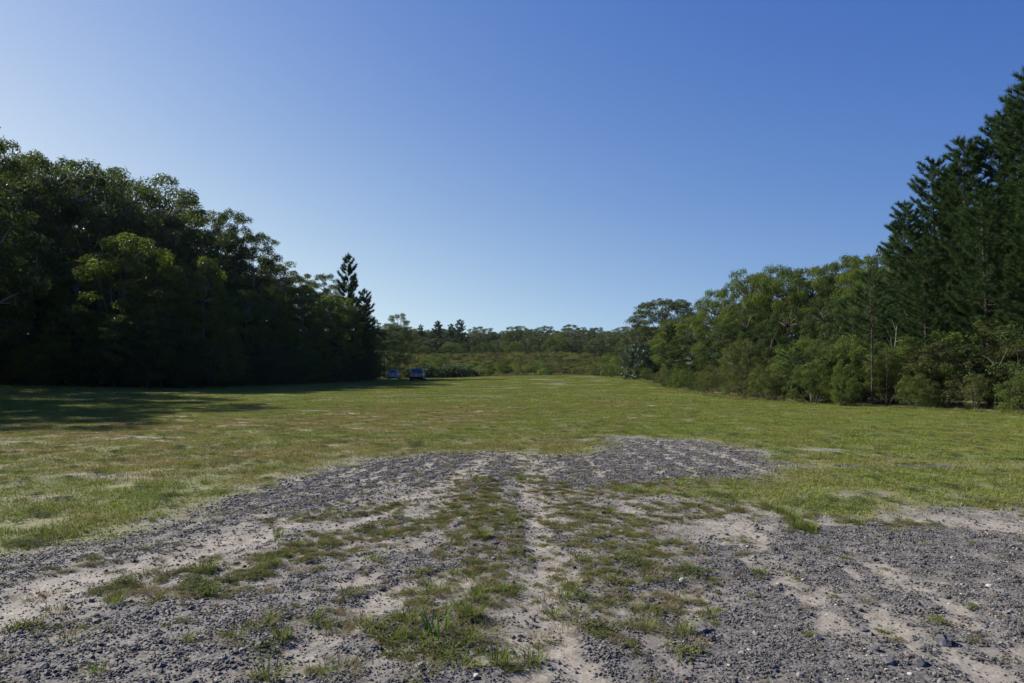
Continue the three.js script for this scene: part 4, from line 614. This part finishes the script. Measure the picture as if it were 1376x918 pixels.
function car(name, label, o) {
  const g = new THREE.Group(), paint = new THREE.MeshPhysicalMaterial({ color: new THREE.Color().setRGB(...o.paint), roughness: 0.35, metalness: o.metal, clearcoat: 1, clearcoatRoughness: 0.05 }), glass = new THREE.MeshPhysicalMaterial({ color: new THREE.Color().setRGB(0.012, 0.015, 0.02), roughness: 0.06, clearcoat: 1 }), black = new THREE.MeshStandardMaterial({ color: new THREE.Color().setRGB(0.02, 0.02, 0.02), roughness: 0.7 }), red = new THREE.MeshPhysicalMaterial({ color: new THREE.Color().setRGB(0.35, 0.02, 0.015), roughness: 0.15, clearcoat: 1 }), alloy = new THREE.MeshStandardMaterial({ color: new THREE.Color().setRGB(0.45, 0.45, 0.46), roughness: 0.35, metalness: 0.9 }), plate = new THREE.MeshStandardMaterial({ color: new THREE.Color().setRGB(0.6, 0.58, 0.4), roughness: 0.6 });
  const part = (n, geo, m, p = g) => { const q = new THREE.Mesh(geo, m); q.name = n; p.add(q); return q; };
  const L = o.L, W = o.W / 2, b = o.belt, H = o.H, c = o.clear;   // tail at z = L/2, nose at -L/2
  const body = part('body', loft([ring(-L / 2, W * 0.78, c + 0.1, b - 0.32, 0.92), ring(-L / 2 + 0.12, W * 0.92, c + 0.02, b - 0.22, 0.92), ring(-L / 2 + 0.9, W, c, b - 0.1, 0.92), ring(-L / 2 + 1.5, W, c, b, 0.94), ring(L / 2 - 0.6, W, c, b, 0.95), ring(L / 2 - 0.12, W * 0.98, c + 0.05, b - 0.01, 0.93), ring(L / 2, W * 0.9, c + 0.14, b - 0.06, 0.92)]), paint);
  const zb = L / 2 - o.rear, zr = L / 2 - o.rear - o.slope, zf = -L / 2 + 1.95, zw = -L / 2 + 1.25, tw = W * 0.74, bw = W * 0.93;
  part('cabin', loft([[[-bw, b - 0.03, zw], [bw, b - 0.03, zw], [bw * 0.99, b + 0.01, zw + 0.03], [-bw * 0.99, b + 0.01, zw + 0.03]], [[-bw, b - 0.03, zf], [bw, b - 0.03, zf], [tw, H - 0.03, zf], [-tw, H - 0.03, zf]], [[-bw, b - 0.03, (zf + zr) / 2], [bw, b - 0.03, (zf + zr) / 2], [tw, H, (zf + zr) / 2], [-tw, H, (zf + zr) / 2]], [[-bw, b - 0.03, zr], [bw, b - 0.03, zr], [tw, H - 0.02, zr], [-tw, H - 0.02, zr]], [[-bw * 0.97, b - 0.03, zb], [bw * 0.97, b - 0.03, zb], [bw * 0.96, b + 0.02, zb], [-bw * 0.96, b + 0.02, zb]]]), paint);
  const lerp = (p, q, t) => p.map((v, k) => v + (q[k] - v) * t), BL = [-bw * 0.96, b + 0.02, zb], BR = [bw * 0.96, b + 0.02, zb], TL = [-tw, H - 0.02, zr], TR = [tw, H - 0.02, zr], face = (s, t) => lerp(lerp(BL, BR, s), lerp(TL, TR, s), t);
  part('rear_window', quad(face(0.09, 0.08), face(0.91, 0.08), face(0.89, 0.86), face(0.11, 0.86)), glass);
  const FL = [-bw * 0.99, b + 0.01, zw + 0.03], FR = [bw * 0.99, b + 0.01, zw + 0.03], UL = [-tw, H - 0.03, zf], UR = [tw, H - 0.03, zf], wind = (s, t) => lerp(lerp(FL, FR, s), lerp(UL, UR, s), t); part('windscreen', quad(wind(0.93, 0.08), wind(0.07, 0.08), wind(0.08, 0.92), wind(0.92, 0.92)), glass);
  for (const s of [-1, 1]) {
    const side = (z, t) => [s * (bw + (tw - bw) * t), b - 0.03 + (H - 0.02 - b + 0.03) * t, z], m = (zf + zr) / 2;
    part('side_window', s > 0 ? quad(side(m - 0.05, 0.14), side(zf - 0.3, 0.14), side(zf + 0.08, 0.84), side(m - 0.05, 0.84)) : quad(side(zf - 0.3, 0.14), side(m - 0.05, 0.14), side(m - 0.05, 0.84), side(zf + 0.08, 0.84)), glass);
    part('side_window', s > 0 ? quad(side(zr - 0.05, 0.14), side(m + 0.05, 0.14), side(m + 0.05, 0.84), side(zr - 0.08, 0.84)) : quad(side(m + 0.05, 0.14), side(zr - 0.05, 0.14), side(zr - 0.08, 0.84), side(m + 0.05, 0.84)), glass);
    const tl = new THREE.BoxGeometry(0.15, o.tail, 0.12); tl.translate(s * (W * 0.95 - 0.11), b - 0.1 - o.tail / 2 + (o.tailUp || 0), L / 2 - 0.045); part('tail_light', tl, red);
    const hl = new THREE.BoxGeometry(0.3, 0.13, 0.08); hl.translate(s * (W - 0.34), b - 0.38, -L / 2 + 0.02); part('headlight', hl, alloy);
    const mi = new THREE.SphereGeometry(0.1, 10, 8); mi.scale(1.1, 0.8, 0.6); mi.translate(s * (W + 0.08), b + 0.1, zf - 0.35); part('mirror', mi, paint);
    if (o.rails) { const rl = new THREE.CapsuleGeometry(0.025, 1.5, 3, 8); rl.rotateX(Math.PI / 2); rl.translate(s * (tw - 0.08), H + 0.035, (zf + zr) / 2); part('roof_rail', rl, black); }
    for (const z of [-L / 2 + 0.85, L / 2 - 0.85]) { const t = new THREE.TorusGeometry(o.wheel - 0.09, 0.095, 10, 24); t.scale(1, 1, 1.15); t.rotateY(Math.PI / 2); const w = new THREE.Group(); w.name = 'wheel'; w.position.set(s * (W - 0.12), o.wheel, z); g.add(w); part('tyre', t, black, w); const rim = new THREE.CylinderGeometry(o.wheel - 0.12, o.wheel - 0.12, 0.16, 20); rim.rotateZ(Math.PI / 2); part('rim', rim, alloy, w); }
  }
  const bump = new THREE.CapsuleGeometry(0.11, o.W - 0.3, 4, 10); bump.rotateZ(Math.PI / 2); bump.scale(1, 1, 0.6); bump.translate(0, c + 0.2, L / 2 + 0.005); part('bumper', bump, o.darkBumper ? black : paint);
  const pl = new THREE.BoxGeometry(0.37, 0.13, 0.02); pl.translate(0, c + 0.42, L / 2 + 0.012); part('number_plate', pl, plate);
  const under = new THREE.BoxGeometry(o.W - 0.4, 0.14, L - 0.9); under.translate(0, c - 0.02, 0); part('underbody', under, black);
  g.name = numbered(name); const [X] = atDepth(o.px, HORIZON, o.D); g.position.set(X, land(X, o.D) + 0.005, -o.D + L / 2 + 0); g.rotation.y = o.turn; tag(g, label, 'car'); scene.add(shadows(g));
}
car('parked_car', 'silver grey off road wagon parked tail out on the grass in the sun', { px: 565, D: 93, L: 4.6, W: 1.86, H: 1.68, belt: 1.02, clear: 0.3, rear: 0.06, slope: 0.42, wheel: 0.36, tail: 0.34, tailUp: 0.02, paint: [0.10, 0.11, 0.12], metal: 0.25, rails: true, darkBumper: true, turn: 0.03 });
car('parked_car', 'pale silver hatchback parked in tree shade at the wood edge', { px: 533, D: 107, L: 4.2, W: 1.74, H: 1.5, belt: 0.93, clear: 0.24, rear: 0.1, slope: 0.5, wheel: 0.31, tail: 0.22, paint: [0.30, 0.31, 0.33], metal: 0.1, turn: 0.05 });
renderer.render(scene, camera);
